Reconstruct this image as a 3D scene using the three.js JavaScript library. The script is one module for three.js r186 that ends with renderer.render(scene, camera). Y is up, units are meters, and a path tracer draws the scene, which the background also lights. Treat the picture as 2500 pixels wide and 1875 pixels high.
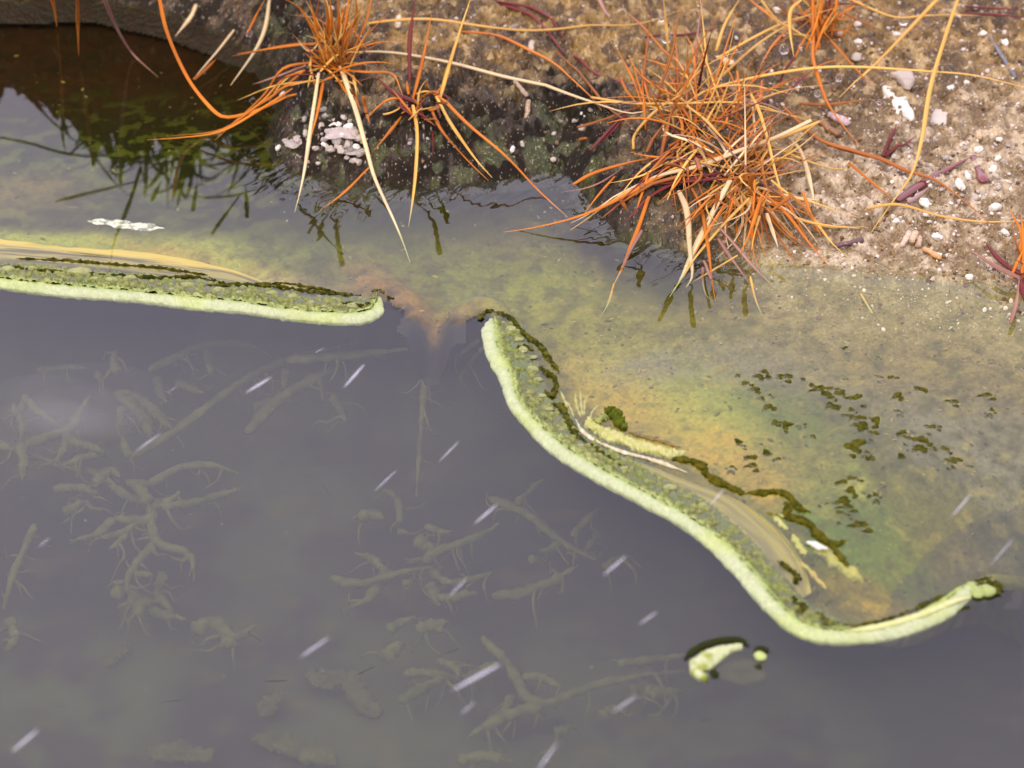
import * as THREE from 'three';
import { mergeGeometries } from 'three/addons/utils/BufferGeometryUtils.js';

// ---------- camera, sky, sun, exposure ----------
const DIST = 1.29, PITCH = 35 * Math.PI / 180, FOV = 15;
const scene = new THREE.Scene();
const camera = new THREE.PerspectiveCamera(FOV, 4 / 3, 0.05, 200);
camera.position.set(0, DIST * Math.sin(PITCH), DIST * Math.cos(PITCH));
camera.lookAt(0, 0, 0); camera.updateProjectionMatrix();
camera.updateMatrixWorld(true);
camera.focus = 1.36; camera.userData.fStop = 11;

function makeSky() {                                     // an even snow-cloud overcast, a little brighter overhead
  const w = 512, h = 256, d = new Float32Array(w * h * 4);
  for (let j = 0; j < h; j++) for (let i = 0; i < w; i++) {
    const el = ((j + 0.5) / h - 0.5) * Math.PI, az = (i + 0.5) / w * Math.PI * 2, s = Math.max(0, Math.sin(el)), c = Math.cos(el);
    const x = c * Math.cos(az), z = c * Math.sin(az);
    const n = 0.09 * Math.sin(3.1 * x + 1.7 + 2.2 * Math.sin(2.3 * z)) * Math.sin(4.3 * s + 2.1 * z + 1) + 0.05 * Math.sin(9 * x + 5 * s) * Math.sin(8 * z - 3 * s);
    const L = el < 0 ? 0.5 : (1.55 + 0.45 * s) * (1 + n);
    const k = (j * w + i) * 4;
    d[k] = L * 0.99; d[k + 1] = L * 0.93; d[k + 2] = L * 1.17; d[k + 3] = 1;
  }
  const t = new THREE.DataTexture(d, w, h, THREE.RGBAFormat, THREE.FloatType);
  t.mapping = THREE.EquirectangularReflectionMapping; t.magFilter = THREE.LinearFilter; t.minFilter = THREE.LinearFilter; t.needsUpdate = true;
  return t;
}
const sky = makeSky();
scene.background = sky; scene.environment = sky;
const sun = new THREE.DirectionalLight(new THREE.Color(1.0, 0.85, 0.56), 1.5);
sun.position.set(-0.9, 2.4, 1.3); sun.target.position.set(0, 0, 0);
sun.castShadow = true; sun.shadow.radius = 24; sun.shadow.mapSize.set(2048, 2048);
Object.assign(sun.shadow.camera, { left: -0.6, right: 0.6, top: 0.6, bottom: -0.6, near: 0.5, far: 6 });
scene.add(sun, sun.target);
const renderer = new THREE.WebGLRenderer({ antialias: true });
renderer.setSize(1024, 768);
renderer.shadowMap.enabled = true;
renderer.toneMapping = THREE.LinearToneMapping;
renderer.toneMappingExposure = 1.0;

// ---------- numbers ----------
let seed = 12345;
const rnd = () => { seed = (seed + 0x6d2b79f5) | 0; let t = Math.imul(seed ^ (seed >>> 15), 1 | seed); t = (t + Math.imul(t ^ (t >>> 7), 61 | t)) ^ t; return ((t ^ (t >>> 14)) >>> 0) / 4294967296; };
const rr = (a, b) => a + (b - a) * rnd();
const clamp = (x, a = 0, b = 1) => Math.min(b, Math.max(a, x));
const mix = (a, b, t) => a + (b - a) * t;
const sstep = (a, b, x) => { const t = clamp((x - a) / (b - a)); return t * t * (3 - 2 * t); };
const mix3 = (a, b, t) => [mix(a[0], b[0], t), mix(a[1], b[1], t), mix(a[2], b[2], t)];
const hash = (x, y, z = 0) => { let h = Math.imul(x, 374761393) ^ Math.imul(y, 668265263) ^ Math.imul(z, 2147483647 - 1013); h = Math.imul(h ^ (h >>> 13), 1274126177); h ^= h >>> 16; h = Math.imul(h, 0x85ebca6b); return ((h ^ (h >>> 13)) >>> 0) / 4294967296; };
function vn(x, y, z = 0) {                               // value noise, 0..1
  const xi = Math.floor(x), yi = Math.floor(y); let fx = x - xi, fy = y - yi; fx = fx * fx * (3 - 2 * fx); fy = fy * fy * (3 - 2 * fy);
  const a = hash(xi, yi, z), b = hash(xi + 1, yi, z), c = hash(xi, yi + 1, z), d = hash(xi + 1, yi + 1, z);
  return a + (b - a) * fx + (c - a) * fy + (a - b - c + d) * fx * fy;
}
function fbm(x, y, oct = 4, z = 0) { let s = 0, a = 0.5, n = 0; for (let i = 0; i < oct; i++) { s += a * vn(x, y, z + i * 17); n += a; a *= 0.5; const t = x * 1.62 - y * 1.18; y = x * 1.18 + y * 1.62; x = t + 3.7; } return s / n; }
function vn3(x, y, z) { const zi = Math.floor(z), f = z - zi, t = f * f * (3 - 2 * f); return mix(vn(x, y, zi * 57 + 5), vn(x, y, zi * 57 + 62), t); }
function cells(x, y, z = 0) {                            // [distance to the nearest point, its own number]
  const xi = Math.floor(x), yi = Math.floor(y); let best = 9, id = 0;
  for (let j = -1; j <= 1; j++) for (let i = -1; i <= 1; i++) { const h1 = hash(xi + i, yi + j, z), dx = xi + i + h1 - x, dy = yi + j + hash(xi + i, yi + j, z + 91) - y, d = dx * dx + dy * dy; if (d < best) { best = d; id = h1; } }
  return [Math.sqrt(best), id];
}

// ---------- where a place of the photograph lies on a level plane (world metres; photo places as 2500 x 1875) ----------
const PW = 2500, PH = 1875, TY = Math.tan(FOV * Math.PI / 360), TX = TY * 4 / 3;
const pixel = (x, y, z) => { const v = new THREE.Vector3(x, y, z).project(camera); return [(v.x + 1) / 2 * 2500, (1 - v.y) / 2 * 1875]; };
const right = new THREE.Vector3(1, 0, 0), up = new THREE.Vector3(0, Math.cos(PITCH), -Math.sin(PITCH)), fwd = new THREE.Vector3(0, -Math.sin(PITCH), -Math.cos(PITCH));
const CAM = camera.position;
function at(px, py, h = 0) {
  const a = (px / PW * 2 - 1) * TX, b = (1 - py / PH * 2) * TY;
  const d = fwd.clone().addScaledVector(right, a).addScaledVector(up, b);
  return CAM.clone().addScaledVector(d, (h - CAM.y) / d.y);
}
function pix(x, z) {
  const dx = x, dy = -CAM.y, dz = z - CAM.z, w = dy * fwd.y + dz * fwd.z;
  return [(dx / w / TX + 1) / 2 * PW, (1 - (dy * up.y + dz * up.z) / w / TY) / 2 * PH];
}
const U = 1.82e-4;                                       // metres of one photo unit at the middle
const zone = (ox, oy, k) => (X, Y) => [ox + X * k, oy + Y * k];
const k1 = 850 / 2203, k3 = 750 / 2212, k6 = 800 / 2212;
const Z = { f: zone(0, 0, 2500 / 2212), 1: zone(0, 0, k1), 2: zone(600, 0, k1), 3: zone(1250, 0, k3), 4: zone(1750, 0, k3), 5: zone(0, 450, 1000 / 2212), 6: zone(1100, 700, k6), 7: zone(1700, 450, k6), 8: zone(1700, 1000, k6), 9: zone(0, 750, k1), 10: zone(0, 1235, k1), 11: zone(700, 1000, k1), 12: zone(800, 1235, k1), 13: zone(1350, 420, k3), 14: zone(1600, 1500, 400 / 2212), p: zone(0, 0, 1) };
const P = (z, s) => s.trim().split(/\s+/).map((q) => Z[z](...q.split(',').map(Number)));

// ---------- shapes of shore and shelf ----------
const SHORE = P('p', '-900,-260 -300,-60 0,-10 230,-14 420,30 540,75 650,130 700,240 670,330 700,410 850,440 1000,455 1150,440 1290,425 1380,410 1430,480 1500,560 1640,600 1800,625 1950,650 2100,668 2250,682 2400,694 2520,715 2900,800 3600,1100 3600,-3000 -900,-3000');
const RIM_L = P('p', '-500,640 -250,680 -60,703 0,710 170,729 339,743 486,759 588,768 678,782 791,793 881,794 921,780 940,751 944,729');
const RIM_R = P('p', '1182,780 1182,800 1189,859 1220,927 1243,994 1288,1051 1356,1113 1446,1170 1559,1232 1661,1288 1740,1345 1808,1412 1864,1480 1921,1537 1977,1565 2034,1573 2124,1568 2215,1548 2305,1508 2373,1458 2430,1435');
const SHELF = [...RIM_L, ...P('p', '950,745 978,752 1000,775 1050,790 1090,782 1125,790 1155,775 1180,765'), ...RIM_R.slice(1), ...P('p', '2500,1440 2640,1480 2900,1500 3400,1400 3500,-900 -900,-900 -900,500')];
function sdf(poly, x, y) {
  let d = 1e12, inside = false;
  for (let i = 0, j = poly.length - 1; i < poly.length; j = i++) {
    const [ax, ay] = poly[j], [bx, by] = poly[i], ex = bx - ax, ey = by - ay, t = clamp(((x - ax) * ex + (y - ay) * ey) / (ex * ex + ey * ey + 1e-9)), qx = ax + ex * t - x, qy = ay + ey * t - y;
    d = Math.min(d, qx * qx + qy * qy);
    if ((ay > y) !== (by > y) && x < (bx - ax) * (y - ay) / (by - ay) + ax) inside = !inside;
  }
  return inside ? Math.sqrt(d) : -Math.sqrt(d);
}
function lineDist(line, x, y) { let d = 1e12; for (let i = 1; i < line.length; i++) { const [ax, ay] = line[i - 1], [bx, by] = line[i], ex = bx - ax, ey = by - ay, t = clamp(((x - ax) * ex + (y - ay) * ey) / (ex * ex + ey * ey + 1e-9)), qx = ax + ex * t - x, qy = ay + ey * t - y; d = Math.min(d, qx * qx + qy * qy); } return Math.sqrt(d); }
const X0 = -0.36, X1 = 0.36, Z0 = -0.50, Z1 = 0.32;      // the part of the place that is built finely
class Field { constructor(f, n = 260) { this.n = n; this.v = new Float32Array(n * n); for (let j = 0; j < n; j++) for (let i = 0; i < n; i++) this.v[j * n + i] = f(...pix(mix(X0, X1, i / (n - 1)), mix(Z0, Z1, j / (n - 1)))); }
  get(x, z) { const n = this.n, a = clamp((x - X0) / (X1 - X0)) * (n - 1), b = clamp((z - Z0) / (Z1 - Z0)) * (n - 1), i = Math.min(n - 2, a | 0), j = Math.min(n - 2, b | 0), u = a - i, w = b - j, v = this.v, k = j * n + i; return mix(mix(v[k], v[k + 1], u), mix(v[k + n], v[k + n + 1], u), w); } }
const shoreF = new Field((x, y) => sdf(SHORE, x, y)), shelfF = new Field((x, y) => sdf(SHELF, x, y)), rimF = new Field((x, y) => Math.min(lineDist(RIM_L, x, y), lineDist(RIM_R, x, y)));
const gauss = (x, y, cx, cy, sx, sy = sx) => Math.exp(-(((x - cx) / sx) ** 2) - ((y - cy) / sy) ** 2);
function landHeight(x, z) {
  const [px, py] = pix(x, z), far = x < X0 || x > X1 || z < Z0 || z > Z1, d = far ? sdf(SHORE, px, py) : shoreF.get(x, z);
  const gentle = sstep(1500, 1950, px);
  if (d <= 0) return -0.0005 + d * U * 0.9;
  let h = mix(0.019, 0.0026, sstep(1330, 1950, px)) * (1 - Math.exp(-d / mix(42, 90, gentle))) + Math.min(d, 900) * 1.1e-5;
  const k = sstep(0, 60, d);
  const ridge = 1 - Math.abs(2 * fbm(x * 150 + 3, z * 150, 3, 3) - 1);
  h += k * mix(1.25, 0.95, gentle) * (0.0085 * (fbm(x * 85, z * 85, 3, 1) - 0.5) + 0.0052 * (fbm(x * 300, z * 300, 3, 2) - 0.5) + 0.0042 * (ridge * ridge - 0.5) + 0.0016 * (fbm(x * 900, z * 900, 2, 6) - 0.5));
  h += 0.006 * gauss(px, py, 820, 235, 120, 80) + 0.004 * gauss(px, py, 1010, 320, 70, 60) + 0.007 * gauss(px, py, 1720, 430, 200, 140) + 0.006 * gauss(px, py, 2010, 110, 110, 80);
  h += sstep(0, 70, d) * sstep(-22, -100, py) * (0.104 * sstep(40, 200, px) * sstep(860, 640, px) + 0.064 * sstep(-500, -200, px) * sstep(200, 40, px)) * (0.55 + 0.8 * fbm(x * 90, z * 20, 4, 11));  // high bank out of view, whose mirror image darkens the inlet
  return h;
}
function bedHeight(x, z) {
  const [px, py] = pix(x, z), far = x < X0 || x > X1 || z < Z0 || z > Z1, d = far ? sdf(SHORE, px, py) : shoreF.get(x, z);
  const deep = sstep(60, 230, -d);
  const lumps = 0.016 * (fbm(x * 16, z * 16, 4, 8) - 0.5) + 0.004 * (fbm(x * 90, z * 90, 2, 9) - 0.5);
  return mix(shelfTop(x, z) - 0.005, -0.098 + lumps, deep);
}
function shelfTop(x, z) {
  const [px, py] = pix(x, z), d = shoreF.get(x, z), e = shelfF.get(x, z);
  const gentle = sstep(1500, 1950, px);
  let h = -0.0025 - mix(0.010, 0.011, gentle) * (1 - Math.exp(Math.min(0, d) / mix(130, 330, gentle)));
  h += (0.003 * (fbm(x * 60, z * 60, 3, 4) - 0.5) + 0.0016 * (fbm(x * 260, z * 260, 2, 5) - 0.5)) * sstep(0, -60, d);
  h -= 0.006 * sstep(600, 0, py) * sstep(800, 300, px);
  h -= 0.035 * sstep(2050, 2600, px + (py - 1200) * 0.5) * sstep(900, 1350, py);
  h = mix(h - 0.014 * sstep(34, -40, e), Math.max(h, -0.0026), sstep(120, 70, rimF.get(x, z)) * sstep(110, 45, e));
  return h;
}
const ground = (x, z) => { const d = shoreF.get(x, z); return d > 0 ? landHeight(x, z) : Math.max(landHeight(x, z), shelfF.get(x, z) > 0 ? shelfTop(x, z) : -0.1); };
function onGround(px, py) { let h = 0; for (let i = 0; i < 9; i++) { const p = at(px, py, h); h = mix(h, Math.max(0, ground(p.x, p.z)), 0.7); } return at(px, py, h); }

// ---------- colours of ground, shelf and bed: what each place is made of, with some shade and reflections painted in ----------
const SPOTS = [];                                       // [x, y, rx, ry, turn, colour, strength, raggedness]
const spot = (z, x, y, rx, ry, turn, c, s = 1, rag = 1) => { const [a, b] = Z[z](x, y); SPOTS.push([a, b, rx, ry, Math.cos(turn), Math.sin(turn), c, s, rag]); };
const GREEN = [0.085, 0.115, 0.010], YEL = [0.36, 0.24, 0.03], ORA = [0.29, 0.18, 0.025], LIME = [0.24, 0.26, 0.04], GREY = [0.15, 0.138, 0.085], TAN = [0.16, 0.125, 0.04], DARK = [0.025, 0.018, 0.008], RUST = [0.22, 0.098, 0.034];
spot('p', 60, 270, 170, 60, 0.1, GREEN, 0.6); spot('p', 330, 350, 230, 90, 0.3, GREEN, 0.5); spot('p', 90, 390, 140, 30, 0, ORA, 0.15); spot('p', 60, 420, 240, 50, 0, TAN, 0.3);
spot('p', 60, 532, 280, 18, 0.02, LIME, 1.5, 0.25); spot('p', 380, 552, 260, 24, 0.05, LIME, 1.4, 0.3); spot('p', 70, 588, 330, 18, 0.06, YEL, 1.2, 0.5); spot('p', 480, 590, 170, 26, 0.22, YEL, 1.1); spot('p', 620, 645, 190, 28, 0.25, YEL, 1.1); spot('p', 560, 610, 160, 60, 0.2, LIME, 0.55);
spot('p', 720, 690, 160, 22, 0.15, YEL, 0.7); spot('p', 300, 620, 420, 16, 0.06, [0.30, 0.24, 0.17], 0.7, 0.3);
spot('p', 980, 720, 90, 60, 0.7, RUST, 0.95); spot('p', 900, 640, 60, 40, 0.4, RUST, 0.6); spot('p', 1090, 770, 90, 40, 0.1, RUST, 0.9); spot('p', 1160, 740, 60, 40, 0, ORA, 0.6); spot('p', 1090, 650, 160, 60, 0.2, GREEN, 0.5); spot('p', 930, 560, 220, 60, 0, GREEN, 0.3);
spot('p', 1330, 650, 190, 60, 0.1, GREEN, 0.75); spot('p', 1420, 760, 160, 70, 0.2, GREEN, 0.55); spot('p', 1250, 700, 120, 40, 0, LIME, 0.35);
spot('6', 1500, 800, 620, 330, 0.45, [0.20, 0.175, 0.022], 0.75, 0.5); spot('8', 1200, 700, 420, 260, 0.3, [0.10, 0.11, 0.014], 0.7, 0.5); spot('6', 1900, 900, 260, 120, 0.5, LIME, 0.55, 0.6); spot('6', 860, 450, 60, 45, 0.6, ORA, 0.45); spot('6', 1300, 520, 150, 60, 0.2, LIME, 0.9); spot('6', 1180, 700, 120, 80, 0.5, YEL, 0.6); spot('6', 1330, 640, 120, 60, 0.4, ORA, 0.4); spot('6', 1750, 800, 130, 90, 0.4, LIME, 0.7); spot('6', 1780, 1000, 90, 70, 0.6, YEL, 0.8); spot('6', 2080, 700, 120, 60, 0.4, [0.10, 0.16, 0.012], 0.9); spot('6', 1400, 850, 90, 60, 0.6, YEL, 0.45);
spot('6', 2100, 1150, 70, 50, 0.7, YEL, 0.7); spot('6', 1400, 420, 130, 40, 0, GREY, 0.8);
spot('7', 480, 1120, 170, 60, 0.1, GREY, 1.0); spot('7', 900, 1350, 260, 70, 0.2, GREY, 0.8); spot('7', 1500, 1250, 320, 90, 0.2, TAN, 0.8); spot('7', 1800, 1600, 300, 90, 0.2, GREY, 0.8); spot('7', 1300, 780, 330, 70, 0.15, [0.24, 0.20, 0.06], 0.9); spot('7', 1700, 950, 280, 70, 0.25, TAN, 0.9); spot('7', 1200, 1000, 300, 60, 0.2, TAN, 0.5);
spot('7', 150, 1430, 120, 60, 0.3, LIME, 0.9); spot('7', 700, 1450, 200, 60, 0.2, GREEN, 0.6);
spot('6', 1500, 1300, 330, 60, 0.52, [0.15, 0.14, 0.04], 0.9, 0.2); spot('8', 350, 720, 260, 60, 0.75, [0.16, 0.145, 0.045], 0.9, 0.2); spot('8', 150, 100, 120, 60, 0.4, YEL, 0.6); spot('8', 490, 430, 30, 40, -0.5, YEL, 1.2); spot('8', 1150, 1000, 100, 40, 0.1, YEL, 0.7); spot('8', 1400, 1080, 90, 36, 0, YEL, 0.5); spot('8', 1000, 720, 170, 70, 0.2, [0.09, 0.15, 0.012], 0.8); spot('8', 1350, 740, 130, 60, 0.3, [0.10, 0.15, 0.015], 0.7); spot('8', 1150, 560, 90, 40, 0.3, [0.07, 0.12, 0.008], 0.8); spot('8', 850, 1280, 70, 30, 0.6, YEL, 0.5); spot('8', 1200, 1330, 190, 20, -0.3, GREY, 0.9); spot('8', 600, 250, 110, 60, 0.3, TAN, 0.4); spot('8', 1600, 700, 150, 80, 0, RUST, 0.15); spot('8', 1100, 340, 24, 60, -0.3, LIME, 0.8);
function spotsAt(px, py, x, z, c, rag) {
  for (const s of SPOTS) {
    const dx = px - s[0], dy = py - s[1]; if (Math.abs(dx) > s[2] * 2.4 + s[3] * 2.4 || Math.abs(dy) > s[2] * 2.4 + s[3] * 2.4) continue;
    const a = (dx * s[4] + dy * s[5]) / s[2], b = (dy * s[4] - dx * s[5]) / s[3], e = Math.exp(-(a * a + b * b));
    if (e < 0.01) continue;
    const t = clamp(s[7] * e * mix(1, 0.15 + 1.9 * rag, s[8] * 0.8));
    c = mix3(c, s[6], t * 0.92);
  }
  return c;
}
function deepColor(x, z) {
  let deep = mix3([0.026, 0.021, 0.026], [0.064, 0.074, 0.036], sstep(0.35, 0.65, fbm(x * 9 + 4, z * 9, 4, 41)));
  deep = mix3(deep, [0.03, 0.022, 0.026], 0.8 * sstep(0.52, 0.66, fbm(x * 34, z * 34, 3, 42))); deep = mix3(deep, [0.10, 0.08, 0.025], 0.4 * sstep(0.64, 0.75, fbm(x * 60, z * 60, 3, 43)));
  return deep;
}
function colorAt(x, z) {                                 // [r, g, b, roughness]
  const [px, py] = pix(x, z), d = shoreF.get(x, z), e = shelfF.get(x, z);
  const n1 = fbm(x * 40, z * 40, 4, 21), n2 = fbm(x * 170, z * 170, 3, 22), n3 = vn(x * 900, z * 900, 23), n4 = vn(x * 1700, z * 1700, 24);
  const rag = clamp((n2 - 0.5) * 2.2 + 0.5);
  let wet = [0.036, 0.036, 0.013];
  wet = mix3(wet, [0.066, 0.058, 0.020], sstep(0.45, 0.7, n1)); wet = mix3(wet, [0.03, 0.03, 0.02], 0.3 * sstep(0.56, 0.72, n2)); wet = mix3(wet, [0.12, 0.12, 0.03], 0.5 * sstep(0.55, 0.75, fbm(x * 110, z * 110, 3, 31)));
  wet = spotsAt(px, py, x, z, wet, rag);
  wet = mix3(wet, [0.30, 0.24, 0.05], 0.32 * sstep(0.55, 0.76, fbm(x * 150 + 9, z * 150, 4, 33)) * sstep(1100, 1500, px)); wet = mix3(wet, [0.03, 0.03, 0.012], 0.22 * sstep(0.6, 0.74, fbm(x * 330 + 2, z * 330, 2, 34)));
  wet = wet.map((v) => v * (0.6 + 0.36 * n3 + 0.34 * n4));
  wet = mix3(wet, mix3([0.007, 0.005, 0.002], [0.022, 0.025, 0.003], rag * sstep(0.45, 0.65, n1)), 0.93 * sstep(-150, -35, d + 70 * (n2 - 0.5) + 50 * (n1 - 0.5)) * sstep(1880, 1640, px));  // shallows painted dark along the bank, where its reflection lies
  const tl = sstep(440, 200, py - 0.35 * px + 60 * (n1 - 0.5)) * sstep(860, 560, px);  // inlet bottom painted dark for the bank's shade and reflection
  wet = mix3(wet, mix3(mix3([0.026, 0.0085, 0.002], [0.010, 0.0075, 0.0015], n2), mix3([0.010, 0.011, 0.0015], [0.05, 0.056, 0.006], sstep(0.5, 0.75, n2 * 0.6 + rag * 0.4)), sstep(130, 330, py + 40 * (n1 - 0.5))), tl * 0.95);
  const deep = [0.022, 0.02, 0.02];  // shelf edge painted to fade into the dark of the deep
  let c = mix3(deep, wet, sstep(-8, 46, e + 26 * (n2 - 0.5))), r = 0.6; if (e <= -8 && d < 0) return [...deep, 0.9];
  if (d > -260) {                                         // the bank: wet ochre mud, pale crust low on the right, mossy at the waterline, with undercut shade and dark reflections painted in there
    let m = mix3([0.085, 0.047, 0.013], [0.25, 0.148, 0.038], sstep(0.35, 0.66, n1 * 0.5 + n2 * 0.5)); m = mix3(m, [0.05, 0.03, 0.014], 0.75 * sstep(0.55, 0.72, fbm(x * 120, z * 120, 3, 51)));
    m = mix3(m, [0.40, 0.28, 0.12], sstep(0.6, 0.76, n2) * 0.8);
    const paleR = sstep(1900, 2250, px + 0.35 * py) * sstep(150, 520, py + 0.12 * (px - 2000)); m = mix3(m, mix3([0.21, 0.14, 0.062], [0.50, 0.40, 0.26], sstep(0.42, 0.66, n2 * 0.6 + n1 * 0.4)), paleR * 0.85);
    const edge = sstep(250, 70, d + 120 * (n2 - 0.5) + 60 * (n1 - 0.5)) * sstep(1900, 1480, px), moss = sstep(0.56, 0.66, fbm(x * 130, z * 130, 3, 52));
    m = mix3(m, mix3([0.006, 0.004, 0.002], [0.03, 0.036, 0.003], moss * sstep(150, 30, d)), edge * 0.92);
    m = mix3(m, mix3([0.018, 0.011, 0.004], [0.075, 0.042, 0.014], sstep(0.5, 0.7, n2)), 0.9 * sstep(760, 560, px)); m = mix3(m, [0.012, 0.008, 0.004], 0.95 * sstep(10, -40, py) * sstep(950, 750, px));  // bank out of view coloured near-black to keep its mirror image dark
    m = mix3(m, [0.025, 0.015, 0.008], 0.8 * gauss(px, py, 1720, 440, 130, 90) + 0.6 * gauss(px, py, 830, 240, 100, 60));  // shade painted on the mud under the left and big tufts
    m = mix3(m, [0.17, 0.15, 0.045], 0.8 * sstep(60, -40, d) * sstep(1700, 1950, px));
    m = m.map((v) => v * (0.5 + 0.5 * n3 + 0.5 * n4));
    if (n4 > 0.86 && n3 > 0.5) m = mix3(m, [0.6, 0.5, 0.38], 0.55);
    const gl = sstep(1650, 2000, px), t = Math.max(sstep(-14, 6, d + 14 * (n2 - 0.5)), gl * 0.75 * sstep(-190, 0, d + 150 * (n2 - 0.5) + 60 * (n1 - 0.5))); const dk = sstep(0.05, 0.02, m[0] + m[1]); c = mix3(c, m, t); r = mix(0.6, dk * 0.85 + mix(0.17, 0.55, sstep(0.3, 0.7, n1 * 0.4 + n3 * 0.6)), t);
  }
  return [...c, Math.min(1, r)];
}
function makeMaps(n = 2048) {
  const col = new Uint8Array(n * n * 4), rough = new Uint8Array(n * n * 4), enc = (v) => Math.round(255 * (v <= 0.0031308 ? 12.92 * v : 1.055 * Math.pow(v, 1 / 2.4) - 0.055));
  for (let j = 0; j < n; j++) for (let i = 0; i < n; i++) {
    const c = colorAt(mix(X0, X1, (i + 0.5) / n), mix(Z0, Z1, (j + 0.5) / n)), k = (j * n + i) * 4;
    for (let q = 0; q < 3; q++) col[k + q] = enc(clamp(c[q])); col[k + 3] = 255;
    rough[k] = rough[k + 1] = rough[k + 2] = 255 * c[3]; rough[k + 3] = 255;
  }
  const make = (d, srgb) => { const t = new THREE.DataTexture(d, n, n); t.magFilter = THREE.LinearFilter; t.wrapS = t.wrapT = THREE.ClampToEdgeWrapping; if (srgb) t.colorSpace = THREE.SRGBColorSpace; t.needsUpdate = true; return t; };
  return [make(col, true), make(rough, false)];
}
function bumpTile(n, f) { const d = new Uint8Array(n * n * 4); for (let j = 0; j < n; j++) for (let i = 0; i < n; i++) { const a = i / n, b = j / n, w = (x, y) => f(x, y), v = (w(a, b) * (1 - a) + w(a - 1, b) * a) * (1 - b) + (w(a, b - 1) * (1 - a) + w(a - 1, b - 1) * a) * b, k = (j * n + i) * 4; d[k] = d[k + 1] = d[k + 2] = 255 * clamp(v); d[k + 3] = 255; } const t = new THREE.DataTexture(d, n, n); t.magFilter = THREE.LinearFilter; t.wrapS = t.wrapT = THREE.RepeatWrapping; t.needsUpdate = true; return t; }

// ---------- helpers for things ----------
const taken = new Map();
const numbered = (name) => { const n = taken.get(name) ?? 0; taken.set(name, n + 1); return n ? `${name}_${String(n).padStart(3, '0')}` : name; };
function tag(o, label, category, group) { o.userData.label = label; o.userData.category = category; if (group) o.userData.group = group; return o; }
function shade(o) { o.traverse((m) => { if (m.isMesh) m.castShadow = m.receiveShadow = true; }); return o; }
function thing(name, pos, label, category, group) { const g = new THREE.Group(); g.name = numbered(name); g.position.copy(pos); scene.add(g); return tag(g, label, category, group); }
function part(name, geo, mat, parent, label) { const p = parent.userData.origin ?? parent.position; geo.translate(-p.x, -p.y, -p.z); const m = new THREE.Mesh(geo, mat); m.name = name; m.castShadow = m.receiveShadow = true; parent.add(m); if (label) m.userData.label = label; return m; }
function single(name, geo, mat, label, category, group) { geo.computeBoundingBox(); const c = geo.boundingBox.getCenter(new THREE.Vector3()); c.y = geo.boundingBox.min.y; geo.translate(-c.x, -c.y, -c.z); const m = new THREE.Mesh(geo, mat); m.name = numbered(name); m.position.copy(c); m.castShadow = m.receiveShadow = true; scene.add(m); return tag(m, label, category, group); }
function struct(name, geo, mat) { const m = new THREE.Mesh(geo, mat); m.name = numbered(name); m.userData.kind = 'structure'; m.castShadow = m.receiveShadow = true; scene.add(m); return m; }
function surface(nx, ny, f, keep) {                      // a sheet: f(i, j) -> {p, c?, uv?}
  const pos = new Float32Array((nx + 1) * (ny + 1) * 3), col = new Float32Array(pos.length), uv = new Float32Array((nx + 1) * (ny + 1) * 2), idx = []; let hasC = false;
  for (let j = 0; j <= ny; j++) for (let i = 0; i <= nx; i++) { const k = j * (nx + 1) + i, q = f(i, j); pos.set(q.p, k * 3); if (q.c) { hasC = true; col.set(q.c, k * 3); } uv.set(q.uv ?? [i / nx, j / ny], k * 2); }
  for (let j = 0; j < ny; j++) for (let i = 0; i < nx; i++) { const a = j * (nx + 1) + i, b = a + nx + 1; if (keep && !keep(i, j)) continue; idx.push(a, b, a + 1, a + 1, b, b + 1); }
  const g = new THREE.BufferGeometry(); g.setAttribute('position', new THREE.BufferAttribute(pos, 3)); g.setAttribute('uv', new THREE.BufferAttribute(uv, 2)); if (hasC) g.setAttribute('color', new THREE.BufferAttribute(col, 3)); g.setIndex(idx); g.computeVertexNormals(); return g;
}
function smooth(pts, n) { const c = new THREE.CatmullRomCurve3(pts, false, 'centripetal'); return c.getSpacedPoints(n); }
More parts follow.
